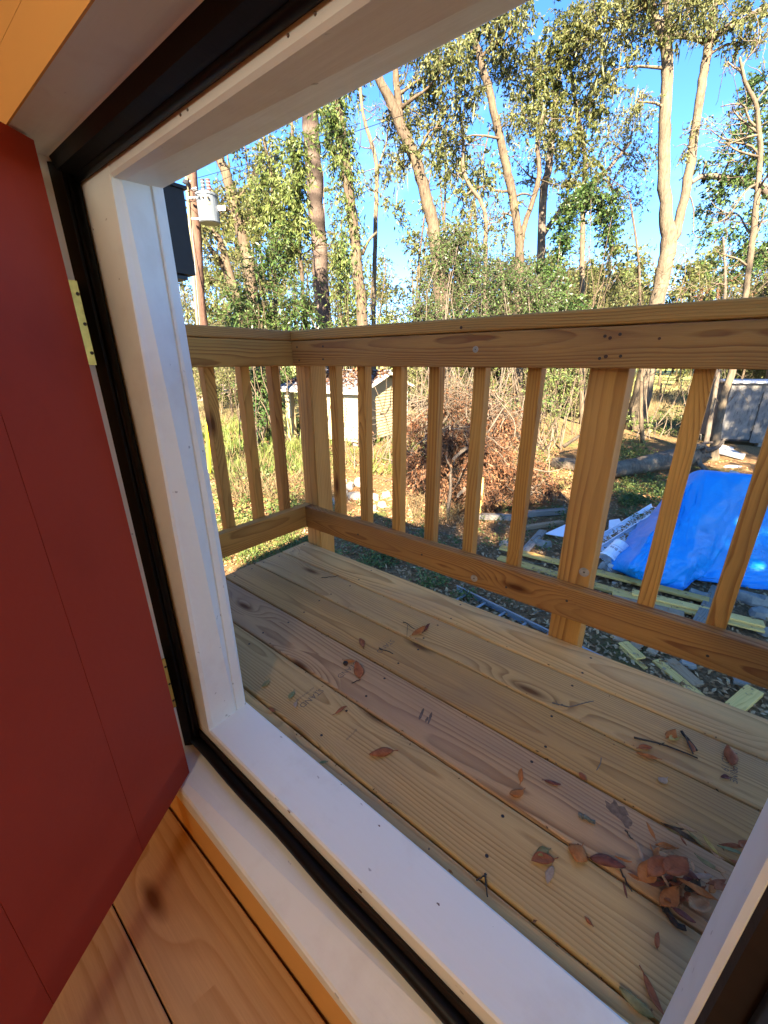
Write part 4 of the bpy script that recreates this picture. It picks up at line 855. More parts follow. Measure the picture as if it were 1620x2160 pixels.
def chunk(name, label, cat, px, py, s3, mat, group=None, rz=0., sunk=.3, seed=0):
    r_ = np.random.default_rng(seed+int(px*7+py)); p = GG(px, py); mb = MB()
    k = 7; lo_, hi_ = [], []
    for i in range(k):
        a = 2*math.pi*i/k+r_.uniform(-.2, .2); q_ = np.array([math.cos(a)*s3[0]*r_.uniform(.75, 1.1), math.sin(a)*s3[1]*r_.uniform(.75, 1.1), 0])*.5
        c_, s_ = math.cos(rz), math.sin(rz); q_ = np.array([q_[0]*c_-q_[1]*s_, q_[0]*s_+q_[1]*c_, 0]); lo_.append(p+q_*1.05+[0, 0, -.05]); hi_.append(p+q_*r_.uniform(.75, .95)+[0, 0, s3[2]*r_.uniform(.7, 1.1)])
    md_ = [(a_+b_)/2+(a_-p)*.12*[1, 1, 0] for a_, b_ in zip(lo_, hi_)]
    mb.loft([lo_, md_, hi_]); o = mb.build(name, mat); return tag(o, label, cat, group)
for px, py, s3, lb in ((1545, 985, (.5, .22, .05), 'thin dirty white foam strip below the leaning white board'), (1548, 1003, (.32, .25, .12), 'small white foam block, nearest the tarp behind it')):
    chunk('foam_piece', lb, 'foam', px, py, s3, wb, None, .4)

# fallen log and other timbers
def log(name, label, a, b, r0_, r1_, mat, cat='log', group=None, n=12, end=True, wob=.05, segs=10):
    mb = MB(); pts = [a+(b-a)*t+np.array([0, 0, .05*math.sin(4*t)])*(np.linalg.norm(b-a)/4)+rng.normal(size=3)*r0_*.06 for t in np.linspace(0, 1, segs)]
    mb.tube(pts, np.linspace(r0_, r1_, segs), n, wob=wob); o = mb.build(name, mat, None, True); return tag(o, label, cat, group)
bk_log = bark('log_bark', (.06, .046, .034), (.18, .14, .10), (.22, .185, .13), .5, 11)
la, lb_ = GG(1288, 1008), GG(1470, 985); lt = thing('fallen_log', 'thick fallen tree log with torn root end behind the blue tarp', 'log', la)
mb = MB(); pts = [la+(lb_-la)*t+np.array([0, 0, .20+.22*t]) for t in np.linspace(-.12, 1, 12)]; mb.tube(pts, np.linspace(.20, .31, 12), 12, wob=.06); mb.build('trunk', bk_log, lt, True)
mb = MB()
for k in range(9):
    e = pts[-1-rng.integers(0, 3)]; q_ = e+np.array([rng.uniform(-.3, .7), rng.uniform(-.4, .7), rng.uniform(-.3, .55)]); limb(mb, e, q_, .14, .03, 5, .15, 6)
mb.build('roots', bk_dark, lt, True)
mb = MB(); limb(mb, V(1468, 950, dist(lb_)), GG(1502, 1000), .09, .05, 6, .15, 7); mb.build('broken_branch', bk_log, lt, True)
log('mossy_log', 'short pale log half hidden left of the wide railing post', GG(1165, 985)+[0, 0, .12], GG(1260, 1000)+[0, 0, .18], .17, .2, bk_log)
log('curved_branch', 'arched sunlit dead branch above the short pale log', GG(1185, 965)+[0, 0, .35], V(1245, 905, dist(GG(1200, 965))), .06, .04, bk_pale, 'branch')
def gboard(name, label, a, b, wd, th, mat, cat='board', group=None, z0=.0, z1=None, par=None):
    A_, B_ = GG(*a)+[0, 0, z0+th/2], GG(*b)+[0, 0, (z0 if z1 is None else z1)+th/2]; o = board(name, A_, B_, wd, th, mat, None, .005, (0, 0, 1), 1)
    L_ = np.linalg.norm(B_-A_); k = int(16*L_)
    if k > 2:
        f_ = Foliage(); x = nrm(B_-A_); y = np.cross([0, 0, 1.], x); t = rng.random((k, 1))**1.3; p = A_+(B_-A_)*t+y*rng.uniform(-wd*.45, wd*.45, (k, 1))+np.array([0, 0, th/2+.003])
        f_.leaves(p, unit(rng.normal(size=(k, 3))*[1, 1, .1]), .03+.035*rng.random(k), .014+.016*rng.random(k), 2.); tag(f_.leaf_obj('leaf_bits', lm_litter, o), kind='stuff')
    return tag(o, label, cat, group)
gboard('landscape_timber', 'grey weathered timber lying along the foot of the brown brush', (1002, 1094), (1088, 1097), .13, .11, grey_wood, 'timber')
gboard('landscape_timber', 'grey lichen covered timber lying left of the wide railing post', (1108, 1090), (1190, 1083), .13, .11, grey_wood, 'timber')
gboard('landscape_timber', 'yellowish timber lying just below the lichen covered one', (1104, 1118), (1186, 1106), .10, .08, lumber_tan, 'timber')
gboard('grey_board', 'weathered grey board lying slanted beside the yellow boards', (1100, 1172), (1145, 1122), .14, .04, grey_wood, 'board')
gboard('wooden_stake', 'thin upright pale wooden stake in front of the brown brush', (1013, 1094), (1013, 1094), .03, .03, lumber, 'stake') if False else None
p = GG(1013, 1092); o = board('wooden_stake', p-[0, 0, .1], V(1019, 1008, dist(p)), .035, .03, lumber, None, .002, (0, -1, 0)); tag(o, 'thin upright pale wooden stake in front of the brown brush', 'stake')

# fresh yellow boards
LG = 'fresh boards lying under the deck edge'
gboard('yellow_board', 'long yellow board lying behind the others, lit by a patch of sun', (1055, 1168), (1492, 1278), .14, .038, lumber, 'board', LG, .10, .06)
gboard('yellow_board', 'long yellow board, nearer the railing, parallel to the sunlit one', (1052, 1183), (1400, 1283), .14, .038, lumber, 'board', LG, .04, .02)
gboard('yellow_board', 'yellow board with a chewed end lying on top of its twin at the right', (1330, 1264), (1605, 1334), .14, .025, lumber, 'board', LG, .10)
gboard('yellow_board', 'yellow board with squared end under its chewed twin', (1290, 1260), (1606, 1340), .14, .028, lumber, 'board', LG, .066)
for a, b, z, lb in (((1290, 1268), (1440, 1306), .05, 'long tan plank beneath the yellow boards'), ((1240, 1262), (1385, 1300), .02, 'pinkish tan plank, closest to the wide railing post'), ((1400, 1310), (1462, 1328), .0, 'stub of tan plank under the stack end'), ((1408, 1322), (1450, 1336), .0, 'short brown plank piece in front of the stack')):
    gboard('tan_board', lb, a, b, .13, .03, lumber_tan, 'board', LG, z)
gboard('board_offcut', 'short yellow offcut lying across another below the bottom rail', (1313, 1362), (1350, 1396), .12, .025, lumber, 'offcut', 'board offcuts on the ground', .03)
gboard('board_offcut', 'thin yellow strip under the crossed yellow offcut', (1308, 1366), (1362, 1412), .05, .02, lumber, 'offcut', 'board offcuts on the ground')
gboard('board_offcut', 'longest yellow offcut, beside the brown one', (1383, 1395), (1480, 1475), .10, .025, lumber, 'offcut', 'board offcuts on the ground')
gboard('board_offcut', 'brown offcut lying beside the longest yellow one', (1411, 1396), (1472, 1450), .13, .038, lumber_tan, 'offcut', 'board offcuts on the ground')
gboard('board_offcut', 'pale thick block at the deck edge by the right door jamb side', (1590, 1460), (1545, 1500), .14, .045, lumber, 'offcut', 'board offcuts on the ground')
gboard('board_offcut', 'small tan offcut just right of the wide post foot', (1292, 1346), (1320, 1354), .10, .03, lumber_tan, 'offcut', 'board offcuts on the ground')
gboard('board_offcut', 'tan offcut partly under the bottom rail', (1330, 1358), (1352, 1370), .12, .03, lumber_tan, 'offcut', 'board offcuts on the ground')
gboard('board_offcut', 'stubby tan block right of the crossed offcuts', (1365, 1372), (1385, 1382), .11, .035, lumber_tan, 'offcut', 'board offcuts on the ground')
gboard('board_offcut', 'dark brown stub near the pale thick block', (1545, 1436), (1580, 1446), .12, .04, grey_wood, 'offcut', 'board offcuts on the ground')
gboard('grey_post', 'round topped grey timber leaning from the boards to the tarp', (1468, 1330), (1508, 1252), .12, .1, grey_wood, 'timber', None, .02)

# gutters
vinyl = paint('white_vinyl', (.80, .81, .84), .35, (.5, .48, .45), .3, .1)
def gutter(label, a, b, wd=.16, hgt_=.10, z0=.02):
    A_, B_ = GG(*a)+[0, 0, z0], GG(*b)+[0, 0, z0]; x = nrm(B_-A_); y = nrm(np.cross([0, 0, 1], x)); z = np.array([0, 0, 1.])
    pr = [(-wd/2, hgt_), (-wd/2, 0), (wd/2, 0), (wd/2+.03, hgt_*.6), (wd/2+.03, hgt_), (wd/2+.01, hgt_), (wd/2+.01, hgt_*.62), (wd/2-.012, .012), (-wd/2+.012, .012), (-wd/2+.012, hgt_)]
    mb = MB(); mb.loft([[A_+y*u+z*v for u, v in pr], [B_+y*u+z*v for u, v in pr]]); r_ = thing('gutter', label, 'gutter', A_, 'white gutter lengths'); mb.build('trough', vinyl, r_)
    fo = Foliage(); n = 240; t = rng.random((n, 1)); p = A_+(B_-A_)*t+y*rng.uniform(-.06, .06, (n, 1))+z*(.02+.03*rng.random((n, 1))); fo.leaves(p, unit(rng.normal(size=(n, 3))*[1, 1, .2]), .03+.04*rng.random(n), .02+.02*rng.random(n), 1.); q_ = fo.leaf_obj('leaf_debris', lm_litter, r_); q_['kind'] = 'stuff'
gutter('long white gutter length, the upper one of two by the tarp', (1266, 1150), (1385, 1074), .2, .07)
gutter('long white gutter length touching the blue tarp', (1262, 1178), (1405, 1083), .18, .08)
slab('vinyl_siding_scrap', 'pointed white vinyl panel sticking out left of the wide post', 'scrap', [GG(1150, 1132)+[0, 0, .07], GG(1250, 1150)+[0, 0, .07], GG(1262, 1116)+[0, 0, .12], GG(1196, 1116)+[0, 0, .12]], .02, vinyl)
slab('white_scrap', 'scrap of white vinyl between the wide post and the gutters', 'scrap', [GG(1283, 1120)+[0, 0, .05], GG(1312, 1112)+[0, 0, .05], GG(1305, 1100)+[0, 0, .06], GG(1284, 1103)+[0, 0, .06]], .02, vinyl)

alu0 = plain('grommet_metal', (.5, .5, .5), .4, .1, 20, .8)
# blue tarp over a pile
s = NT('blue_tarp_sheet'); o_ = s.obj(); n1 = s.noise(o_, 3.2, 4, .6); n2 = s.noise(s.scale(o_, (9, 9, 26)), 1., 4, .6)
b_ = s.bsdf(s.mix(s.ramp(n1, [(.3, 0.), (.7, .5)]), (.001, .205, .60), (.003, .285, .73)), .42, s.math('ADD', s.math('MULTIPLY', n1, 1.4), s.math('MULTIPLY', n2, .6)), .6, .02, .35); tarp_m = s.m
Dt = dist(GG(1443, 1248))
def TV(px, py, d): return V(px, py, Dt+d)
rows = [
 [GG(1345, 1110)+[0, 0, .10], TV(1400, 1075, .75), TV(1447, 1025, .95), TV(1485, 993, 1.0), TV(1588, 1003, .75), TV(1700, 1014, .55), TV(1830, 1022, .4)],
 [GG(1325, 1140)+[0, 0, .14], TV(1378, 1118, .45), TV(1425, 1090, .62), TV(1478, 1065, .50), TV(1560, 1075, .62), TV(1670, 1090, .45), TV(1800, 1100, .3)],
 [GG(1305, 1168)+[0, 0, .16], TV(1350, 1160, .30), TV(1402, 1150, .30), TV(1466, 1140, .25), TV(1530, 1150, .48), TV(1645, 1165, .32), TV(1775, 1180, .2)],
 [GG(1290, 1188)+[0, 0, .12], TV(1325, 1195, .10), TV(1372, 1205, .12), TV(1452, 1200, .08), TV(1490, 1205, .42), TV(1630, 1215, .25), TV(1755, 1230, .1)],
 [GG(1278, 1202)+[0, 0, .05], GG(1312, 1216)+[0, 0, .06], GG(1350, 1234)+[0, 0, .04], GG(1440, 1250)+[0, 0, .03], TV(1462, 1222, .36), TV(1618, 1247, .18), TV(1735, 1262, .05)]]
bo = [.02, .12, .35, .5, .5, .5, .5]
back = [[np.r_[(p+HEAD*b_)[:2], max(p[2]-.36, gz(*p[:2])+.02)] for p, b_ in zip(rows[0], bo)], [np.r_[(p+HEAD*b_*2.4)[:2], gz(*(p+HEAD*b_*2.4)[:2])] for p, b_ in zip(rows[0], bo)]]
ctrl = np.array(back[::-1]+rows); nu, nv_ = 110, 130
def interp2(c, nr, nc):
    a = np.array([curve(c[:, j], nr) for j in range(c.shape[1])]).transpose(1, 0, 2); t = np.linspace(0, c.shape[1]-1, nc); return np.array([[[np.interp(q_, range(c.shape[1]), a[i][:, d_]) for d_ in range(3)] for q_ in t] for i in range(nr)])
tg = interp2(ctrl, nu, nv_)
from mathutils import noise as mnoise
for i in range(nu):
    for j in range(nv_):
        p = tg[i, j]; u_ = j/nv_*9; v_ = i/nu*7; cr = 1-abs(mnoise.noise(Vector((u_*1.6+.6*v_, v_*.9, 11))))*3; cr2 = 1-abs(mnoise.noise(Vector((u_*.9-.8*v_, v_*1.9, 23))))*4
        wr = mnoise.noise(Vector((u_*1.1, v_*1.0, 3)))*.05+mnoise.noise(Vector((u_*3, v_*2.2, 7)))*.022+(.06 if j < 48 else .0)*abs(mnoise.noise(Vector((u_*2.2+v_, v_*1.8-u_, 1))))
        wr += .014*max(0, cr)**3+.010*max(0, cr2)**3
        tg[i, j] = p-HEAD*wr+np.array([0, 0, wr*.3])
        tg[i, j, 2] = max(tg[i, j, 2], gz(tg[i, j, 0], tg[i, j, 1])+.012)
mb = MB(); mb.grid(tg); o = mb.build('blue_tarp', tarp_m, None, True); tag(o, 'bright blue plastic tarp draped over a tall pile in the yard', 'tarp')
sm_ = o.modifiers.new('thickness', 'SOLIDIFY'); sm_.thickness = .004
for px_, py_ in ((1427, 1243), (1545, 1229), (1610, 1238)):
    d_ = Dt+(.0 if px_ < 1450 else .24); q_ = V(px_, py_, d_)-HEAD*.03; mb = MB(); mb.tube([q_, q_-HEAD*.006], [.018, .016], 10); mb.build('grommet', alu0, o)
# bucket with handwriting
bp = GG(1278, 1192)+[0, 0, .17]; ax_d = nrm(V(1312, 1145, dist(bp)+.15)-V(1284, 1178, dist(bp)))
bk = thing('white_bucket', 'white plastic bucket tipped over on the tarp edge with handwriting', 'bucket', GG(1285, 1195))
A_, B_ = V(1284, 1180, dist(bp)), V(1313, 1148, dist(bp)+.12); mb = MB()
def ringp(c, r_, n=20):
    a = nrm(np.cross(ax_d, [0, 0, 1])); b = np.cross(ax_d, a); return [c+r_*(math.cos(2*math.pi*k/n)*a+math.sin(2*math.pi*k/n)*b) for k in range(n)]
Lb = np.linalg.norm(B_-A_); u = nrm(B_-A_); ax_d = u
mb.loft([ringp(A_+u*Lb*.93, .118), ringp(A_, .132), ringp(A_, .140), ringp(A_+u*Lb, .122)], 0, True); mb.build('shell', vinyl, bk, False)
mb = MB(); mb.loft([ringp(A_-u*.012, .135), ringp(A_-u*.012, .152), ringp(A_+u*.02, .152), ringp(A_+u*.02, .142)], 0, False); mb.build('rim', vinyl, bk)
mb = MB(); mb.loft([ringp(A_+u*.045, .1405), ringp(A_+u*.045, .148), ringp(A_+u*.058, .148), ringp(A_+u*.058, .140)], 0, False); mb.build('collar', vinyl, bk)
c = bpy.data.curves.new('lettering', 'FONT'); c.body = 'Star Brite\n_______'; c.size = .062; c.align_x = 'CENTER'; c.align_y = 'CENTER'; c.space_line = .45; c.materials.append(plain('marker_ink', (.03, .03, .10), .6)); o = text_mesh('lettering', c)
toward = nrm(np.array([0, 0, EYE])-(A_+B_)/2); zv = nrm(toward-u*(toward@u)); yv = -u; xv = np.cross(yv, zv); rad_ = .1315
co = np.array([v.co[:] for v in o.data.vertices]); th = co[:, 0]/rad_
yv_off = co[:, 1]
newp = ((A_+B_)/2)[None]+yv[None]*yv_off[:, None]*-1*-1+(rad_+.003)*(np.sin(th)[:, None]*xv[None]+np.cos(th)[:, None]*zv[None])
o.data.vertices.foreach_set('co', newp.astype(np.float32).ravel()); o.data.update(); setpar(o, bk)
chunk('foam_piece', 'crumbled pale foam chunk under the mouth of the bucket', 'foam', 1297, 1204, (.28, .2, .12), wb, None, .3)
chunk('stone', 'dark stone between the wide post and the bucket', 'stone', 1276, 1200, (.2, .18, .12), plain('pale_stone', (.35, .32, .27), .9), None)
stn = plain('splinter_wood', (.52, .40, .30), .8); gboard('wood_splinter', 'pale wooden splinter lying at the tarp corner', (1294, 1232), (1326, 1218), .05, .03, stn, 'splinter')

# concrete rubble
conc = plain('pale_broken_concrete', (.30, .265, .215), .9, .3, 9, 0, .5, .1)
spots = [(738, 1030, .34, 'jagged'), (757, 1022, .4, 'flat topped'), (776, 1040, .3, 'squarish'), (748, 1050, .36, 'tilted'), (770, 1060, .34, 'broad'), (792, 1052, .28, 'small'), (806, 1068, .26, 'rough'), (725, 1046, .3, 'chalky'), (815, 1046, .26, 'rounded'), (785, 1076, .26, 'low'), (668, 1040, .26, 'half hidden'), (700, 1062, .3, 'long'), (845, 1062, .22, 'pebbly'), (722, 1015, .24, 'far')]
near = ['behind the third right baluster', 'at the top of the rubble heap', 'in the heart of the rubble heap', 'near the corner post', 'at the front of the heap', 'by the fourth right baluster', 'at the lower right of the heap', 'beside the corner post', 'on the right edge of the heap', 'at the very front near the bottom rail', 'seen left of the corner post', 'right behind the corner post', 'farthest right near the brown brush', 'at the back left of the heap']
for (px, py, sz, ad), nr in zip(spots, near): chunk('concrete_chunk', f'{ad} pale concrete chunk {nr}', 'concrete', px, py, (sz, sz*.7, sz*.4), conc, 'pale concrete rubble', random.uniform(0, 3))
for px, py, sz, lb in ((1470, 1262, .3, 'flat white concrete slab lying in front of the tarp'), (1575, 1268, .42, 'largest white concrete block near the tarp hem at the right'), (1600, 1300, .3, 'white concrete lump beside the yellow board ends'), (1583, 1372, .24, 'pale stone among the offcuts at the right'), (1450, 1405, .16, 'white pebble between the brown offcut and the rail'), (1142, 1150, .3, 'bluish grey stone near the slanted grey board'), (1064, 1150, .24, 'grey stone left of the yellow board ends'), (1200, 1165, .28, 'dark broken stone just left of the wide post'), (1620, 1340, .22, 'pale stone past the chewed board end')):
    chunk('concrete_chunk', lb, 'concrete', px, py, (sz, sz*.65, sz*.35), conc, 'pale concrete rubble', random.uniform(0, 3))

# aluminium ladder on the ground
alu = plain('dull_aluminium', (.30, .31, .32), .5, .15, 20, .6); la_ = GG(972, 1251)+[0, 0, .05]; lb_ = GG(1160, 1340)+[0, 0, .05]; u = nrm((lb_-la_)*[1, 1, 0]); lb_ = la_+u*2.05; v_ = np.array([u[1], -u[0], 0.]); v_ = v_ if v_[1] < 0 else -v_
lad = thing('aluminium_ladder', 'grey aluminium ladder lying on the leaves just past the deck edge', 'ladder', la_)
for k in (0, .40):
    a, b = la_-u*.08+v_*k, lb_+v_*k; mb = MB(); pr = [(-.012, -.04), (.012, -.04), (.012, -.034), (-.006, -.034), (-.006, .034), (.012, .034), (.012, .04), (-.012, .04)]
    sgn = -1 if k else 1; mb.loft([[a+v_*y_*-sgn*-1+np.array([0, 0, z_]) for y_, z_ in pr], [b+v_*y_*sgn+np.array([0, 0, z_]) for y_, z_ in pr]]); mb.build('rail', alu, lad)
for t in np.arange(.12, 1.95, .295): mb = MB(); mb.tube([la_+u*t+v_*.01, la_+u*t+v_*.39], .016, 8); mb.build('rung', alu, lad)

# fence post, white frame
p = GG(1392, 845); o = board('fence_post', p-[0, 0, .1], V(1395, 808, dist(p)), .13, .13, bk_dark, None, .01, (0, -1, 0)); tag(o, 'short dark wooden fence post standing before the bright field', 'post')
p = GG(1470, 945); q1, q2, q3 = V(1468, 918, dist(p)), V(1479, 916, dist(p)), V(1478, 928, dist(p)); mb = MB(); mb.tube([p, q1, q2, q3], .008, 6); o = mb.build('bent_white_pipe', conc); tag(o, 'thin bent white pipe sticking up behind the log', 'pipe')

# utility pole, transformer, wires
DP = 12.8; pb = V(424, 690, DP); pb[2] = gz(*pb[:2]); pole = thing('utility_pole', 'weathered brown utility pole with wires behind the wall lantern', 'pole', pb)
mb = MB(); pts = [pb-[0, 0, .2], V(421, 640, DP), V(412, 480, DP), V(404, 370, DP), V(396, 250, DP)]; mb.tube(pts, [.16, .15, .142, .135, .125], 12, wob=.02); mb.build('shaft', bark('pole_wood', (.07, .04, .028), (.15, .085, .06), (.16, .10, .07), .4, 9), pole, True)
mb = MB(); pale = V(397, 420, DP-.18); mb.tube([V(393, 372, DP-.18), V(400, 470, DP-.17), V(409, 590, DP-.17), V(417, 690, DP-.18), V(420, 760, DP-.18)], .035, 6); mb.build('ground_wire_guard', plain('yellowed_conduit', (.26, .22, .13), .6), pole)
for a, b in (((388, 385), (404, 383)), ((392, 402), (416, 398))): mb = MB(); mb.tube([V(*a, DP-.1), V(*b, DP-.1)], .04, 6); mb.build('bracket_arm', alu, pole)
mb = MB(); mb.tube([V(392, 388, DP-.2), V(393, 380, DP-.2)], [.09, .07], 8); mb.build('insulator', blackmetal, pole)
tr_m = plain('transformer_grey_paint', (.115, .13, .14), .35, .08, 6); tt, tb = V(436, 412, DP-.3), V(443, 472, DP-.3); zt_ = tt[2]; tc_ = (tt+tb)/2
trf = thing('pole_transformer', 'light grey cylindrical transformer marked 25 hanging on the utility pole', 'transformer', (tc_[0], tc_[1], tb[2]))
ctr = lambda z, r_, n=24: [np.array([tc_[0]+r_*math.cos(2*math.pi*k/n), tc_[1]+r_*math.sin(2*math.pi*k/n), z]) for k in range(n)]
mb = MB(); mb.loft([ctr(tb[2], .235), ctr(tb[2]+.02, .255), ctr(zt_-.06, .255), ctr(zt_-.03, .255)]); mb.build('tank', tr_m, trf)
mb = MB(); mb.loft([ctr(zt_-.0295, .272), ctr(zt_+.01, .272), ctr(zt_+.07, .17), ctr(zt_+.09, .05)]); mb.build('lid', tr_m, trf)
for dx_ in (-.06, .08):
    mb = MB(); q_ = tc_+SIDE*dx_; q_[2] = zt_+.05; zz = [q_+[0, 0, 0.035*k] for k in range(9)]; mb.tube(zz, [.035 if k % 2 else .06 for k in range(9)], 10); mb.build('bushing', plain('bushing_red_porcelain', (.30, .13, .12), .4) if dx_ > 0 else tr_m, trf)
for dx_ in (-.1, .0, .12):
    mb = MB(); q_ = tc_+SIDE*dx_-HEAD*.25; q_[2] = zt_-.12; mb.tube([q_, q_-HEAD*.06], [.022, .016], 8); mb.build('terminal', blackmetal, trf)
mb = MB(); q_ = tc_-SIDE*.26; mb.tube([q_+[0, 0, .25], q_-SIDE*.2+[0, 0, .25]], .03, 6); mb.tube([q_+[0, 0, -.2], q_-SIDE*.2+[0, 0, -.2]], .03, 6); mb.build('mounting_bracket', alu, trf)
mb = MB(); q_ = tc_+SIDE*.26+[0, 0, -.02]; mb.loft([[q_, q_+SIDE*.17, q_+SIDE*.17+[0, 0, .11], q_+[0, 0, .11]], [p_+HEAD*.01 for p_ in (q_, q_+SIDE*.17, q_+SIDE*.17+[0, 0, .11], q_+[0, 0, .11])]]); mb.build('tag_plate', vinyl, trf)
c = bpy.data.curves.new('lettering', 'FONT'); c.body = '25'; c.size = .24; c.align_x = 'CENTER'; c.align_y = 'CENTER'; c.materials.append(ink); o = text_mesh('lettering', c)
fd = nrm((-tc_)*[1, 1, 0]); sdv = np.array([-fd[1], fd[0], 0]); sdv = sdv if sdv@SIDE > 0 else -sdv
co = np.array([v.co[:] for v in o.data.vertices]); th = co[:, 0]/.258-.12
newp = tc_[None]*[1, 1, 0]+.258*(np.sin(th)[:, None]*sdv+np.cos(th)[:, None]*fd)+np.c_[np.zeros((len(co), 2)), tc_[2]+.10+co[:, 1]]
o.data.vertices.foreach_set('co', newp.astype(np.float32).ravel()); o.data.update(); setpar(o, trf)
wire_m = plain('dull_wire', (.012, .012, .013), .95, .1, 10, 0, .0, .0)
def wire(label, pts, r_, parent=None, name='power_line'):
    mb = MB(); mb.tube(curve(pts, 24), r_, 5); o = mb.build(name, wire_m, parent); return o if parent else tag(o, label, 'wire')
for k, (a, m_, b) in enumerate((((393, 384), (415, 412), (428, 405)), ((388, 420), (410, 425), (430, 404)), ((394, 405), (425, 396), (447, 404)), ((410, 402), (404, 425), (388, 423)))):
    wire('', [V(*a, DP-.3), V(*m_, DP-.5), V(*b, DP-.55)], .006, trf, 'lead_wire')
wire('long thin power line crossing the tree tops diagonally', [V(1700, -90, 9), V(1480, 8, 10.2), V(1180, 122, 11.5), V(850, 243, 12.4), V(640, 312, 12.6), V(400, 380, 12.8)], .0065)
wire('second thin wire slanting from the pole past the trunks', [V(410, 405, 12.8), V(490, 370, 12.6), V(640, 300, 12), V(760, 260, 11)], .005)
# guy wire with yellow guard
ga, gb = GG(441, 1010), V(398, 395, DP); gw = thing('guy_wire', 'slanted guy wire with bright yellow plastic guard left of the balusters', 'wire', ga)
Dg1 = dist(ga); mb = MB(); pts = [GG(441, 1010)-[0, 0, .05], V(437, 895, Dg1+.5), V(430, 800, Dg1+.9), V(398, 395, DP)]; mb.tube(pts, .008, 5); mb.build('cable', alu, gw)
mb = MB(); mb.tube([V(441.5, 998, Dg1+.02), V(440.5, 960, Dg1+.25), V(437.5, 893, Dg1+.5)], [.045, .05, .045], 8); mb.build('guard', plain('yellow_plastic', (.85, .62, .01), .4, .05), gw)

# brown dead brush heap
fo = Foliage(); mb = MB()
heap = [(905, 960, 44, 60), (950, 930, 50, 44), (1000, 950, 50, 60), (1050, 960, 46, 60), (940, 1010, 40, 44), (1020, 1030, 56, 44), (1075, 1000, 34, 44), (880, 900, 30, 30, 1.5), (985, 900, 44, 30, 1.), (1095, 1040, 30, 36), (860, 960, 30, 50, 1.5), (980, 1060, 50, 24), (1130, 985, 34, 40, .5), (1160, 1020, 34, 30, .2), (930, 860, 40, 30, 2.2), (1010, 850, 40, 30, 1.8), (870, 1000, 34, 40, .8), (1070, 900, 36, 40, 1.2), (960, 845, 50, 30, 2.4), (1045, 880, 40, 34, 1.6)]
Dh = dist(GG(1000, 1090))+.5
for h_ in heap:
    D = Dh+(h_[4] if len(h_) > 4 else 0)+rng.uniform(-.3, .3); c = V(h_[0], h_[1], D); rd = np.array([h_[2], h_[2]*.9, h_[3]])*D/F
    fo.spray(c, rd*1.05, int(h_[2]*h_[3]/11), 9, .075, .8, .36, .28, .1, .004)
    for _ in range(4):
        a_ = c+rng.normal(size=3)*rd*.7; b_ = a_+unit(rng.normal(size=3)+[0, 0, .3])*rng.uniform(.5, 1.1); limb(mb, a_, b_, rng.uniform(.008, .022), .005, 5, .15, 4)
for a, b, r_ in (((985, 945), (955, 970), .04), ((945, 1080), (950, 1000), .035), ((950, 1000), (940, 960), .02), ((980, 1030), (965, 1050), .04)): limb(mb, V(*a, Dh-.6), V(*b, Dh-.75), r_, r_*.7, 5, .1, 6)
hp = thing('brush_heap', 'heap of dry reddish brown brush and dead fern, lit by the sun', 'brush heap', GG(1000, 1090)); q_ = fo.leaf_obj('dead_leaves', lm_brown, hp); q_['kind'] = 'stuff'; q_ = fo.twig_obj('fine_twigs', bk_twig, hp); q_['kind'] = 'stuff'; q_ = mb.build('branches', bk_twig, hp); q_['kind'] = 'stuff'

bush('tangle of thin grey twigs above the brown brush heap', [(920, 840, 50, 40), (985, 830, 50, 40), (1050, 850, 50, 40), (1100, 900, 40, 40), (870, 880, 36, 40)], Dh+1.6, (bk_twig, lm_brown), BG, leaf=.06, twigs=150, per=2, name='brush_tangle', cat='brush', tr=.007, tl=.9, asp=.5)
# fallen leaf litter, grasses and small plants on the ground
fo = Foliage(); n = 42000; D = 1.9+11*rng.random(n)**1.4; az = rng.uniform(-.98, .92, n); p = HEAD*D[:, None]+SIDE*(np.tan(az)*D)[:, None]
p = p[(p[:, 1] > 1.5)]; n = len(p); p[:, 2] = gz(p[:, 0], p[:, 1])+.004+.03*rng.random(n)
fo.leaves(p, unit(rng.normal(size=(n, 3))*[1, 1, .28]), .045+.05*rng.random(n), .022+.024*rng.random(n), 1.3)
o = fo.leaf_obj('leaf_litter', lm_litter); tag(o, 'brown fallen leaves covering the ground', kind='stuff')
fo = Foliage(); mbt = MB()
for _ in range(140):
    D = rng.uniform(2.6, 13); a = rng.uniform(-.8, .75); q_ = HEAD*D+SIDE*math.tan(a)*D
    if q_[1] < 1.8: continue
    q_[2] = gz(*q_[:2])+.02; limb(mbt, q_, q_+np.r_[rng.normal(size=2)*.45, rng.uniform(0, .12)], rng.uniform(.004, .012), .003, 5, .12, 4)
o = mbt.build('fallen_twigs', bk_twig); tag(o, 'thin fallen twigs scattered on the ground', kind='stuff')
def blades(px0, px1, py0, py1, n, ln, wd, spread, obj_f, up=1.):
    px = rng.uniform(px0, px1, n); py = rng.uniform(py0, py1, n); P0 = np.array([G(a_, b_) for a_, b_ in zip(px, py)]); P0[:, 2] = gz(P0[:, 0], P0[:, 1])
    k = 7; P_ = np.repeat(P0, k, 0)+np.r_['1', rng.normal(size=(n*k, 2))*.05, np.zeros((n*k, 1))]
    l_ = ln*(.5+rng.random(n*k)); obj_f.leaves(P_, unit(rng.normal(size=(n*k, 3))*spread+np.array([0, 0, up])), l_, np.full(n*k, wd), 0)
gr = Foliage(); dry = Foliage(); pl_ = Foliage()
blades(420, 700, 890, 960, 420, .42, .035, .35, gr); blades(430, 680, 950, 1010, 200, .35, .03, .35, gr); blades(440, 700, 1090, 1200, 260, .14, .012, .5, gr); blades(640, 900, 920, 1000, 160, .3, .025, .4, gr)
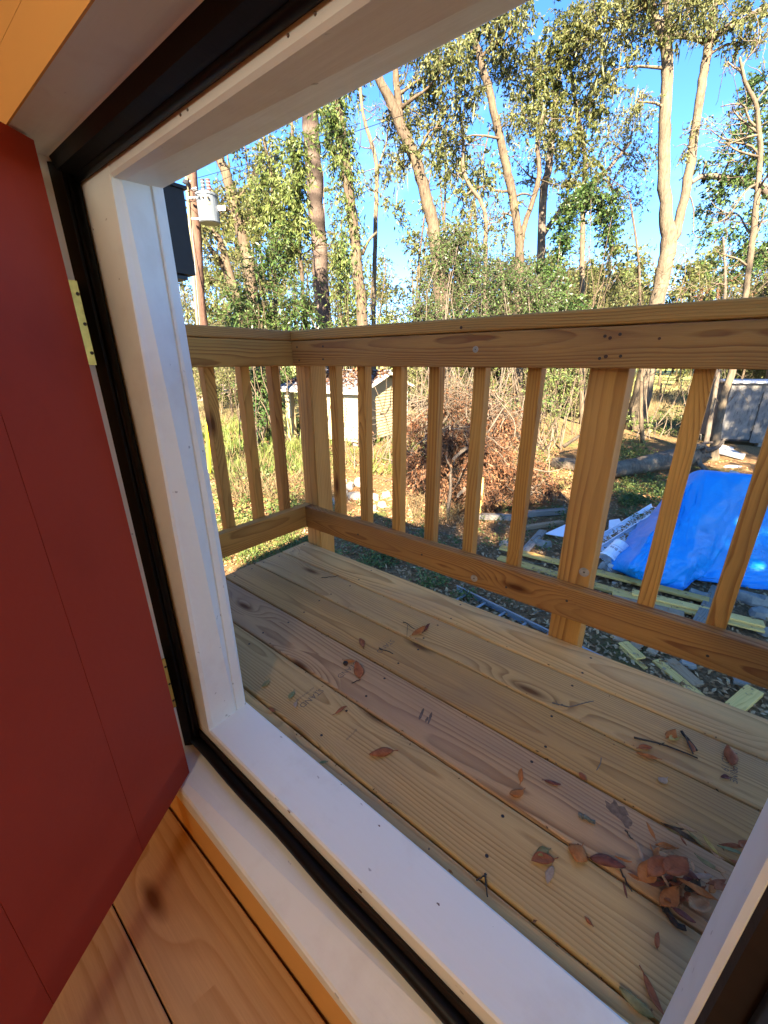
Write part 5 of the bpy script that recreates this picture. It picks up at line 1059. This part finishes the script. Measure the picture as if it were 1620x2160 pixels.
blades(450, 700, 940, 1060, 330, .45, .014, .55, dry); blades(400, 560, 830, 890, 260, .5, .02, .5, dry); blades(1320, 1480, 835, 900, 330, .5, .02, .5, dry); blades(860, 1000, 1000, 1100, 200, .3, .012, .5, dry); blades(1330, 1480, 790, 840, 260, .6, .05, .5, dry)
def plants(px0, px1, py0, py1, n, r_, lf, k=22):
    for _ in range(n):
        c = GG(rng.uniform(px0, px1), rng.uniform(py0, py1)); u_ = unit(rng.normal(size=(k, 3))*[1, 1, .35]+[0, 0, .35]); pl_.leaves(c+u_*r_*rng.random((k, 1))+[0, 0, .05], unit(u_+rng.normal(size=(k, 3))*.3), lf*(.6+.8*rng.random(k)), lf*(.35+.3*rng.random(k)), .8)
plants(440, 640, 990, 1110, 90, .25, .10); plants(700, 960, 1060, 1190, 60, .14, .06); plants(640, 720, 930, 1010, 40, .25, .10); plants(880, 940, 1210, 1245, 16, .12, .05); plants(760, 860, 1170, 1200, 26, .13, .055); plants(990, 1200, 1060, 1160, 26, .15, .06)
plants(1300, 1420, 1010, 1070, 110, .22, .07); plants(1315, 1345, 1040, 1100, 16, .2, .07, 30); plants(1300, 1380, 930, 980, 70, .25, .08); plants(1380, 1480, 880, 920, 70, .35, .09); plants(1100, 1200, 980, 1040, 40, .25, .07); plants(955, 1000, 1250, 1265, 6, .1, .05); plants(1080, 1180, 900, 980, 60, .3, .08); plants(500, 660, 1130, 1190, 70, .09, .045)
for f_, nm, m_, lb in ((gr, 'grass', lm_fresh, 'bright green grass and blades growing in clumps'), (dry, 'dry_grass', lm_tan, 'dry tan grass and weeds'), (pl_, 'ground_plants', lm_mid, 'low green weeds and ferns on the ground')):
    o = f_.leaf_obj(nm, m_); tag(o, lb, kind='stuff')

# ------------------------------------------------------------------ leaves and sticks lying on the deck
def leafdry(name, a, b):
    s = NT(name); o_ = s.obj(); n = s.noise(s.scale(o_, (60, 60, 60)), 1.2, 4, .6); uv = s.n('TexCoord').outputs['Object']
    v = s.noise(s.scale(o_, (20, 320, 40)), 1., 2)
    c_ = s.ramp(n, [(.32, a), (.68, b)]); c_ = s.mix(s.ramp(v, [(.55, 0.), (.72, .35)]), c_, tuple(k*.5 for k in a)); s.bsdf(c_, .6, n, .5, .003, .12); return s.m
LM = dict(brown=leafdry('leaf_brown', (.22, .072, .032), (.36, .135, .06)), orange=leafdry('leaf_orange', (.34, .115, .032), (.48, .19, .06)), tan=leafdry('leaf_tan', (.40, .215, .10), (.55, .33, .17)), grey=leafdry('leaf_grey', (.30, .21, .14), (.44, .33, .23)),
          olive=leafdry('leaf_olive', (.17, .15, .06), (.28, .23, .10)), purple=leafdry('leaf_purple', (.11, .038, .03), (.22, .085, .06)), dark=leafdry('leaf_dark', (.05, .035, .022), (.12, .08, .05)), yellow=leafdry('leaf_yellow', (.42, .28, .06), (.52, .38, .12)), green=leafdry('leaf_green', (.16, .19, .08), (.26, .28, .14)))
def dleaf(a, b, w_, colr, label, curl=.5, stem=.16, z=.003, fold=.45, group=None, name='dry_leaf', roll=0.):
    A_, B_ = G(*a, z), G(*b, z); L_ = np.linalg.norm(B_-A_); x = nrm(B_-A_); y = np.array([-x[1], x[0], 0]); up_ = np.array([0, 0, 1.]); wd = .84*w_*L_; g = []; fold = fold if random.random() < .45 else -fold*random.uniform(.7, 1.3)
    ph = random.uniform(0, 6); n = 9
    for i in range(n):
        t = i/(n-1); ts = stem+(1-stem)*t; hw = wd*.5*max(.03, (math.sin(math.pi*min(1, t*.97+.015)))**.75*(1-.25*(t-.5))*(1+.06*math.sin(9*t+ph))); row = []
        cz = curl*L_*(.26*t*t+.05*math.sin(5*t+ph)+.03); bend = .06*L_*math.sin(3*t+ph)
        for s_ in (-1, -.5, 0, .5, 1):
            zz = (abs(s_)*hw*fold if fold > 0 else (1-s_*s_)*hw*-fold)+cz+.035*L_*math.sin(4*s_+7*t+ph)*curl; row.append(x*(ts*L_)+y*(s_*hw*(1-.25*fold)+bend)+up_*max(.0003, zz+s_*roll*hw))
        g.append(row)
    mb = MB(); mb.grid(g); stp = [g[0][2]+up_*.0006-x*stem*L_+y*bend*.2, g[0][2]+up_*.0006]; mb.tube(stp, [.0009, .0007], 5); mb.tube([r_[2]+up_*.0004 for r_ in g[:-1]], np.linspace(.0007, .0003, n-1), 4)
    v = np.concatenate(mb.v); o = mesh_np(name, v, mb.f, LM[colr], None, True, origin=(0, 0, 0))
    # local frame along the leaf so that veins follow it
    o.location = Vector(A_); sm_ = o.modifiers.new('thickness', 'SOLIDIFY'); sm_.thickness = .0008
    return tag(o, label, 'leaf', group)
SG = 'dry leaves scattered on the deck'
for a, b, w_, c_, lb, cu in (
 ((840, 1586), (779, 1592), .36, 'brown', 'large oval reddish brown leaf lying alone on the second plank from the sill', .25),
 ((701, 1507), (733, 1494), .34, 'brown', 'small pointed brown leaf right of the STAND stamp', .4),
 ((864, 1344), (896, 1326), .45, 'orange', 'orange brown leaf beside the knot on the second plank from the edge', .5),
 ((890, 1334), (908, 1320), .3, 'purple', 'dark narrow leaf tucked against the orange leaf near the knot', .6),
 ((768, 1369), (758, 1350), .5, 'brown', 'small purplish brown leaf upright in view on the third plank', .4),
 ((722, 1391), (748, 1399), .4, 'orange', 'pale orange leaf next to the acorn cap', .4),
 ((759, 1436), (752, 1404), .5, 'brown', 'folded brown leaf with a long bent stem on the reddish plank', .8),
 ((568, 1432), (553, 1450), .5, 'olive', 'faded leaf stuck flat by the white jamb', .1),
 ((619, 1456), (612, 1477), .55, 'green', 'small green grey leaf left of the STAND stamp', .4),
 ((627, 1477), (622, 1497), .4, 'grey', 'curled grey leaf at the end of the STAND stamp', .5),
 ((582, 1503), (566, 1497), .5, 'brown', 'crumpled brown leaf caught in the gap near the sill', .9),
 ((692, 1606), (674, 1610), .5, 'green', 'little green leaf at the edge of the white sill', .3),
 ((1405, 1560), (1421, 1543), .55, 'orange', 'orange leaf standing at the left of the twig cluster', .6),
 ((1438, 1556), (1408, 1567), .45, 'yellow', 'yellowish curled leaf in the twig cluster', .6),
 ((1447, 1558), (1464, 1590), .4, 'brown', 'brown leaf crossed by dark twigs near the outer edge', .5),
 ((1343, 1581), (1374, 1577), .5, 'brown', 'upper one of two overlapping brown leaves across the gap', .3),
 ((1396, 1602), (1340, 1590), .3, 'orange', 'lower one of two overlapping leaves, with a long tail', .3),
 ((1549, 1623), (1530, 1575), .45, 'brown', 'reddish brown leaf lying over the faded ink stamp at the right', .3),
 ((1545, 1642), (1518, 1640), .6, 'purple', 'torn purplish leaf below the ink stamp', .4),
 ((1095, 1655), (1102, 1624), .4, 'orange', 'upright orange leaf on the reddish plank', .3),
 ((1143, 1648), (1182, 1655), .25, 'purple', 'thin dark leaf lying to the right of the orange one', .3),
 ((1106, 1664), (1076, 1684), .45, 'orange', 'twisted pale orange leaf below the upright one', .8),
 ((1238, 1648), (1222, 1632), .8, 'brown', 'stubby brown leaf fragment wedged in the gap', .9),
 ((1407, 1640), (1392, 1654), .6, 'grey', 'small torn grey leaf on the third plank', .5),
 ((1262, 1791), (1128, 1806), .01, 'dark', None, 0),
 ((1163, 1793), (1130, 1803), .5, 'olive', 'yellow olive leaf, top of a group of three', .4),
 ((1176, 1808), (1122, 1822), .55, 'brown', 'broad brown leaf, middle of a group of three', .25),
 ((1164, 1818), (1157, 1868), .42, 'grey', 'grey brown leaf, lowest of a group of three', .2),
 ((1232, 1780), (1213, 1824), .75, 'orange', 'glossy orange leaf folded by the gap, left of the leaf heap', .6),
 ((1230, 1808), (1318, 1836), .3, 'purple', 'long purple brown curled leaf leading to the heap', .5),
 ((955, 1843), (946, 1834), .6, 'orange', 'tiny orange fragment beside the sill', .3),
 ((1252, 1955), (1232, 1936), .4, 'brown', 'small pointed leaf alone on the plank by the sill', .4),
 ((1346, 2038), (1402, 2145), .3, 'brown', 'very long narrow brown leaf near the right jamb', .3),
 ((1392, 2160), (1305, 2084), .32, 'olive', 'long olive leaf lying in the gap by the right jamb', .5),
 ((1258, 1772), (1240, 1741), .01, 'dark', None, 0)):
    if lb: dleaf(a, b, w_, c_, lb, cu, group=SG)
def Z(x, y): return (1280+x*.2099, 1740+y*.2099)
HEAP_LABELS = ['orange leaf with a dark stalk at the top of the heap', 'small curled orange sliver at the top left of the heap', 'broad light tan round leaf near the top of the heap', 'wide orange brown leaf at the left end of the heap', 'broad brown leaf under the light tan round one', 'largest round brown leaf, right of the light tan one', 'purplish spotted leaf below the wide orange brown one', 'wide glossy orange leaf at the lower left of the heap by the gap', 'long tapering orange leaf pointing right to the jamb', 'long curved olive orange leaf in the upper right of the heap', 'small pale tan leaf close to the jamb, upper one', 'narrow tan leaf standing across the long orange one', 'broad pale torn leaf at the lower right of the heap', 'purple brown leaf at the very bottom of the heap', 'thin curved grey leaf in the middle right of the heap', 'tan strip of leaf touching the right jamb', 'crumpled brown leaf beside the tip of the long orange one', 'thin orange sliver at the far left of the heap', 'narrow grey leaf with a long dark tail, left side of the heap', 'narrow orange leaf pointing down, above the heap', 'yellow curled leaf in the gap above the heap', 'long dark folded leaf lying along the gap above the heap', 'curled brown leaf beyond the gap, nearest the jamb', 'upright brown leaf against the jamb beyond the gap', 'long green tan leaf by the jamb on the third plank', 'small reddish brown leaf below the green tan one', 'tan leaf lying on the dark folded ones in the gap', 'olive leaf between the dark folded leaf and the yellow one', 'slim grey leaf beside the narrow tan one', 'olive leaf at the upper end of the gap litter', 'dark leaf at the far upper end of the gap litter', 'small grey fragment in the hollow of the heap', 'pale tan fragment near the seed cone in the heap', 'grey fragment at the bottom edge by the jamb', 'tan leaf between the yellow leaf and the jamb', 'brown fragment bridging the spotted and the tapering leaf', 'purple leaf half hidden behind the tapering orange one', 'brown strip on top near the crumpled leaf']
PILE = [((720, 240), (480, 240), .34, 'orange'), ((430, 195), (470, 285), .3, 'orange'), ((455, 310), (630, 330), .7, 'tan'), ((300, 555), (470, 400), .65, 'orange'), ((410, 545), (640, 380), .6, 'brown'), ((585, 520), (770, 350), .75, 'brown'), ((380, 570), (610, 620), .5, 'purple'), ((520, 820), (690, 660), .62, 'orange'), ((1150, 800), (680, 570), .24, 'orange'), ((880, 280), (1130, 515), .34, 'olive'), ((1200, 480), (1080, 440), .55, 'tan'), ((780, 580), (730, 875), .2, 'tan'), ((1010, 740), (830, 880), .7, 'tan'), ((640, 840), (890, 990), .35, 'purple'), ((840, 490), (1070, 550), .3, 'grey'), ((1150, 490), (1255, 590), .3, 'tan'), ((1230, 620), (1060, 660), .6, 'brown'), ((80, 330), (245, 378), .2, 'orange'), ((385, 425), (280, 190), .18, 'grey'), ((485, 160), (400, -10), .28, 'orange'), ((1140, 320), (955, 110), .3, 'yellow'), ((980, 240), (560, 20), .2, 'dark'), ((1120, 185), (1370, 270), .25, 'brown'), ((1440, 160), (1345, 270), .6, 'brown'), ((1110, 200), (1390, 345), .24, 'green'), ((1230, 345), (1345, 400), .4, 'brown'), ((910, 85), (680, 10), .3, 'tan'), ((985, 245), (800, 70), .22, 'olive'), ((790, 660), (880, 800), .15, 'grey'), ((600, 30), (860, 150), .26, 'olive'), ((540, -20), (770, 70), .24, 'dark'), ((770, 470), (690, 540), .5, 'grey'), ((860, 370), (850, 480), .4, 'tan'), ((980, 960), (1070, 1000), .4, 'grey'), ((1040, 260), (1180, 370), .3, 'tan'), ((620, 560), (730, 640), .4, 'brown'), ((930, 560), (760, 450), .5, 'purple'), ((1000, 600), (1180, 560), .35, 'brown')]
for i, (a, b, w_, c_) in enumerate(PILE):
    dleaf(Z(*a), Z(*b), w_, c_, HEAP_LABELS[i], random.uniform(.4, .9), .08, .004+.0011*((i*7) % 38), random.uniform(.1, .5), 'leaf heap by the right jamb')
for i in range(30):                              # narrow leaves between the larger ones of the heap
    cx_, cy_ = rng.normal(680, 190), rng.normal(560, 170); an = rng.uniform(0, 6.28); ln_ = rng.uniform(70, 130)
    pos_ = ('at its upper', 'at its middle', 'at its lower')[0 if cy_ < 480 else (1 if cy_ < 640 else 2)]+(' far left', ' left', ' right', ' far right')[0 if cx_ < 540 else (1 if cx_ < 680 else (2 if cx_ < 820 else 3))]
    dleaf(Z(cx_-ln_*math.cos(an), cy_-ln_*.7*math.sin(an)), Z(cx_+ln_*math.cos(an), cy_+ln_*.7*math.sin(an)), rng.uniform(.26, .42), ('brown', 'brown', 'tan', 'purple', 'dark', 'orange')[i % 6], f"small narrow {('reddish brown', 'warm brown', 'tan', 'purplish', 'blackish', 'orange')[i % 6]} leaf tucked into the heap {pos_}", rng.uniform(.5, 1.1), .06, .002+.0006*i, .4, 'small leaves in the heap by the right jamb', roll=rng.uniform(-.5, .5))
grit = Foliage(); n = 420; k_ = rng.integers(1, 6, n); gx_ = rng.uniform(-1.35, .75, n); gy_ = Y0-.145*k_+rng.normal(size=n)*.006
hx = G(*Z(650, 560)); m_ = rng.random(n) < .45; gx_ = np.where(m_, hx[0]+rng.normal(size=n)*.09, gx_); gy_ = np.where(m_, hx[1]+rng.normal(size=n)*.06, gy_)
ok_ = gy_ > .42; p = np.c_[gx_, gy_, np.full(n, .0012)][ok_]; n = len(p)
grit.leaves(p, unit(rng.normal(size=(n, 3))*[1, 1, .05]), .003+.007*rng.random(n)**2, .0015+.003*rng.random(n), 3.); o = grit.leaf_obj('deck_grit', lm_litter_dark); tag(o, 'crumbs of leaf and grit along the deck gaps', kind='stuff')
def stick(label, pts, r_, mat, name='twig', z=.003, side=()):
    mb = MB(); P_ = [G(*p, z) for p in pts]; P_ = [p+np.array([0, 0, random.uniform(0, .004)]) for p in curve(P_, 8)]; mb.tube(P_, np.linspace(r_, r_*.7, 8), 6, wob=.15)
    for a, b in side: mb.tube([G(*a, z+.003), G(*b, z+.010)], [r_*.6, r_*.4], 5)
    o = mb.build(name, mat); return tag(o, label, 'twig')
tw = plain('dark_twig_bark', (.045, .035, .028), .8, .4, 90); tw2 = plain('grey_twig_bark', (.18, .15, .12), .8, .4, 90)
stick('long dark twig lying across the gap below the twig cluster', [(1337, 1556), (1375, 1567), (1420, 1580), (1471, 1601)], .0022, tw, side=[((1390, 1571), (1402, 1567))])
stick('thick dark forked twig standing in the leaf cluster', [(1437, 1543), (1452, 1562), (1470, 1584)], .0032, tw, side=[((1445, 1552), (1462, 1590))])
stick('thin curved grey twig pointing right on the second plank', [(1165, 1483), (1190, 1491), (1222, 1488), (1252, 1479)], .0016, tw2, side=[((1178, 1488), (1172, 1478))])
stick('short lichen covered stick on the reddish plank', [(1221, 1720), (1236, 1727), (1255, 1737)], .0045, plain('lichen_stick', (.16, .17, .14), .9, .6, 200))
stick('fine twig near the far corner of the deck', [(678, 1219), (697, 1218), (715, 1215)], .0014, tw)
stick('bent twig over the orange leaf by the knot', [(850, 1313), (860, 1318), (874, 1327)], .0014, tw, side=[((860, 1318), (858, 1345))])
stick('dark twig lying across the middle STAND stamp', [(799, 1368), (815, 1374), (829, 1380)], .0016, tw)
stick('stem lying off the folded leaf on the reddish plank', [(760, 1434), (752, 1438), (742, 1443)], .0014, tw)
stick('thick black twig end at the bottom of the leaf heap', [(Z(580, 850)), (Z(640, 930)), (Z(700, 1010)), (Z(790, 1050))], .0055, tw)
stick('straight thin twig beside the leaf heap across the gap', [(Z(130, 460)), (Z(190, 570)), (Z(250, 680))], .0015, tw)
stick('thin twig on the reddish plank above the heap', [(Z(180, 60)), (Z(220, 110)), (Z(262, 158))], .0014, tw)
stick('thin dark twig upright in the gap by the sill', [(1023, 1843), (1025, 1870), (1028, 1893)], .0016, tw)
stick('twig poking out of the gap at the sill', [(1005, 1858), (1016, 1852), (1026, 1845)], .0014, tw)
stick('hooked thin twig on the third plank', [(1268, 1600), (1266, 1612), (1258, 1627)], .0012, tw2)
mb = MB(); p = G(729, 1402, 0.); mb.tube([p, p+[0, 0, .005], p+[0, 0, .009], p+[0, 0, .0055]], [.005, .0075, .006, .0045], 10); o = mb.build('acorn_cap', tw, None, True); tag(o, 'dark round acorn cap on the reddish plank', 'acorn cap')
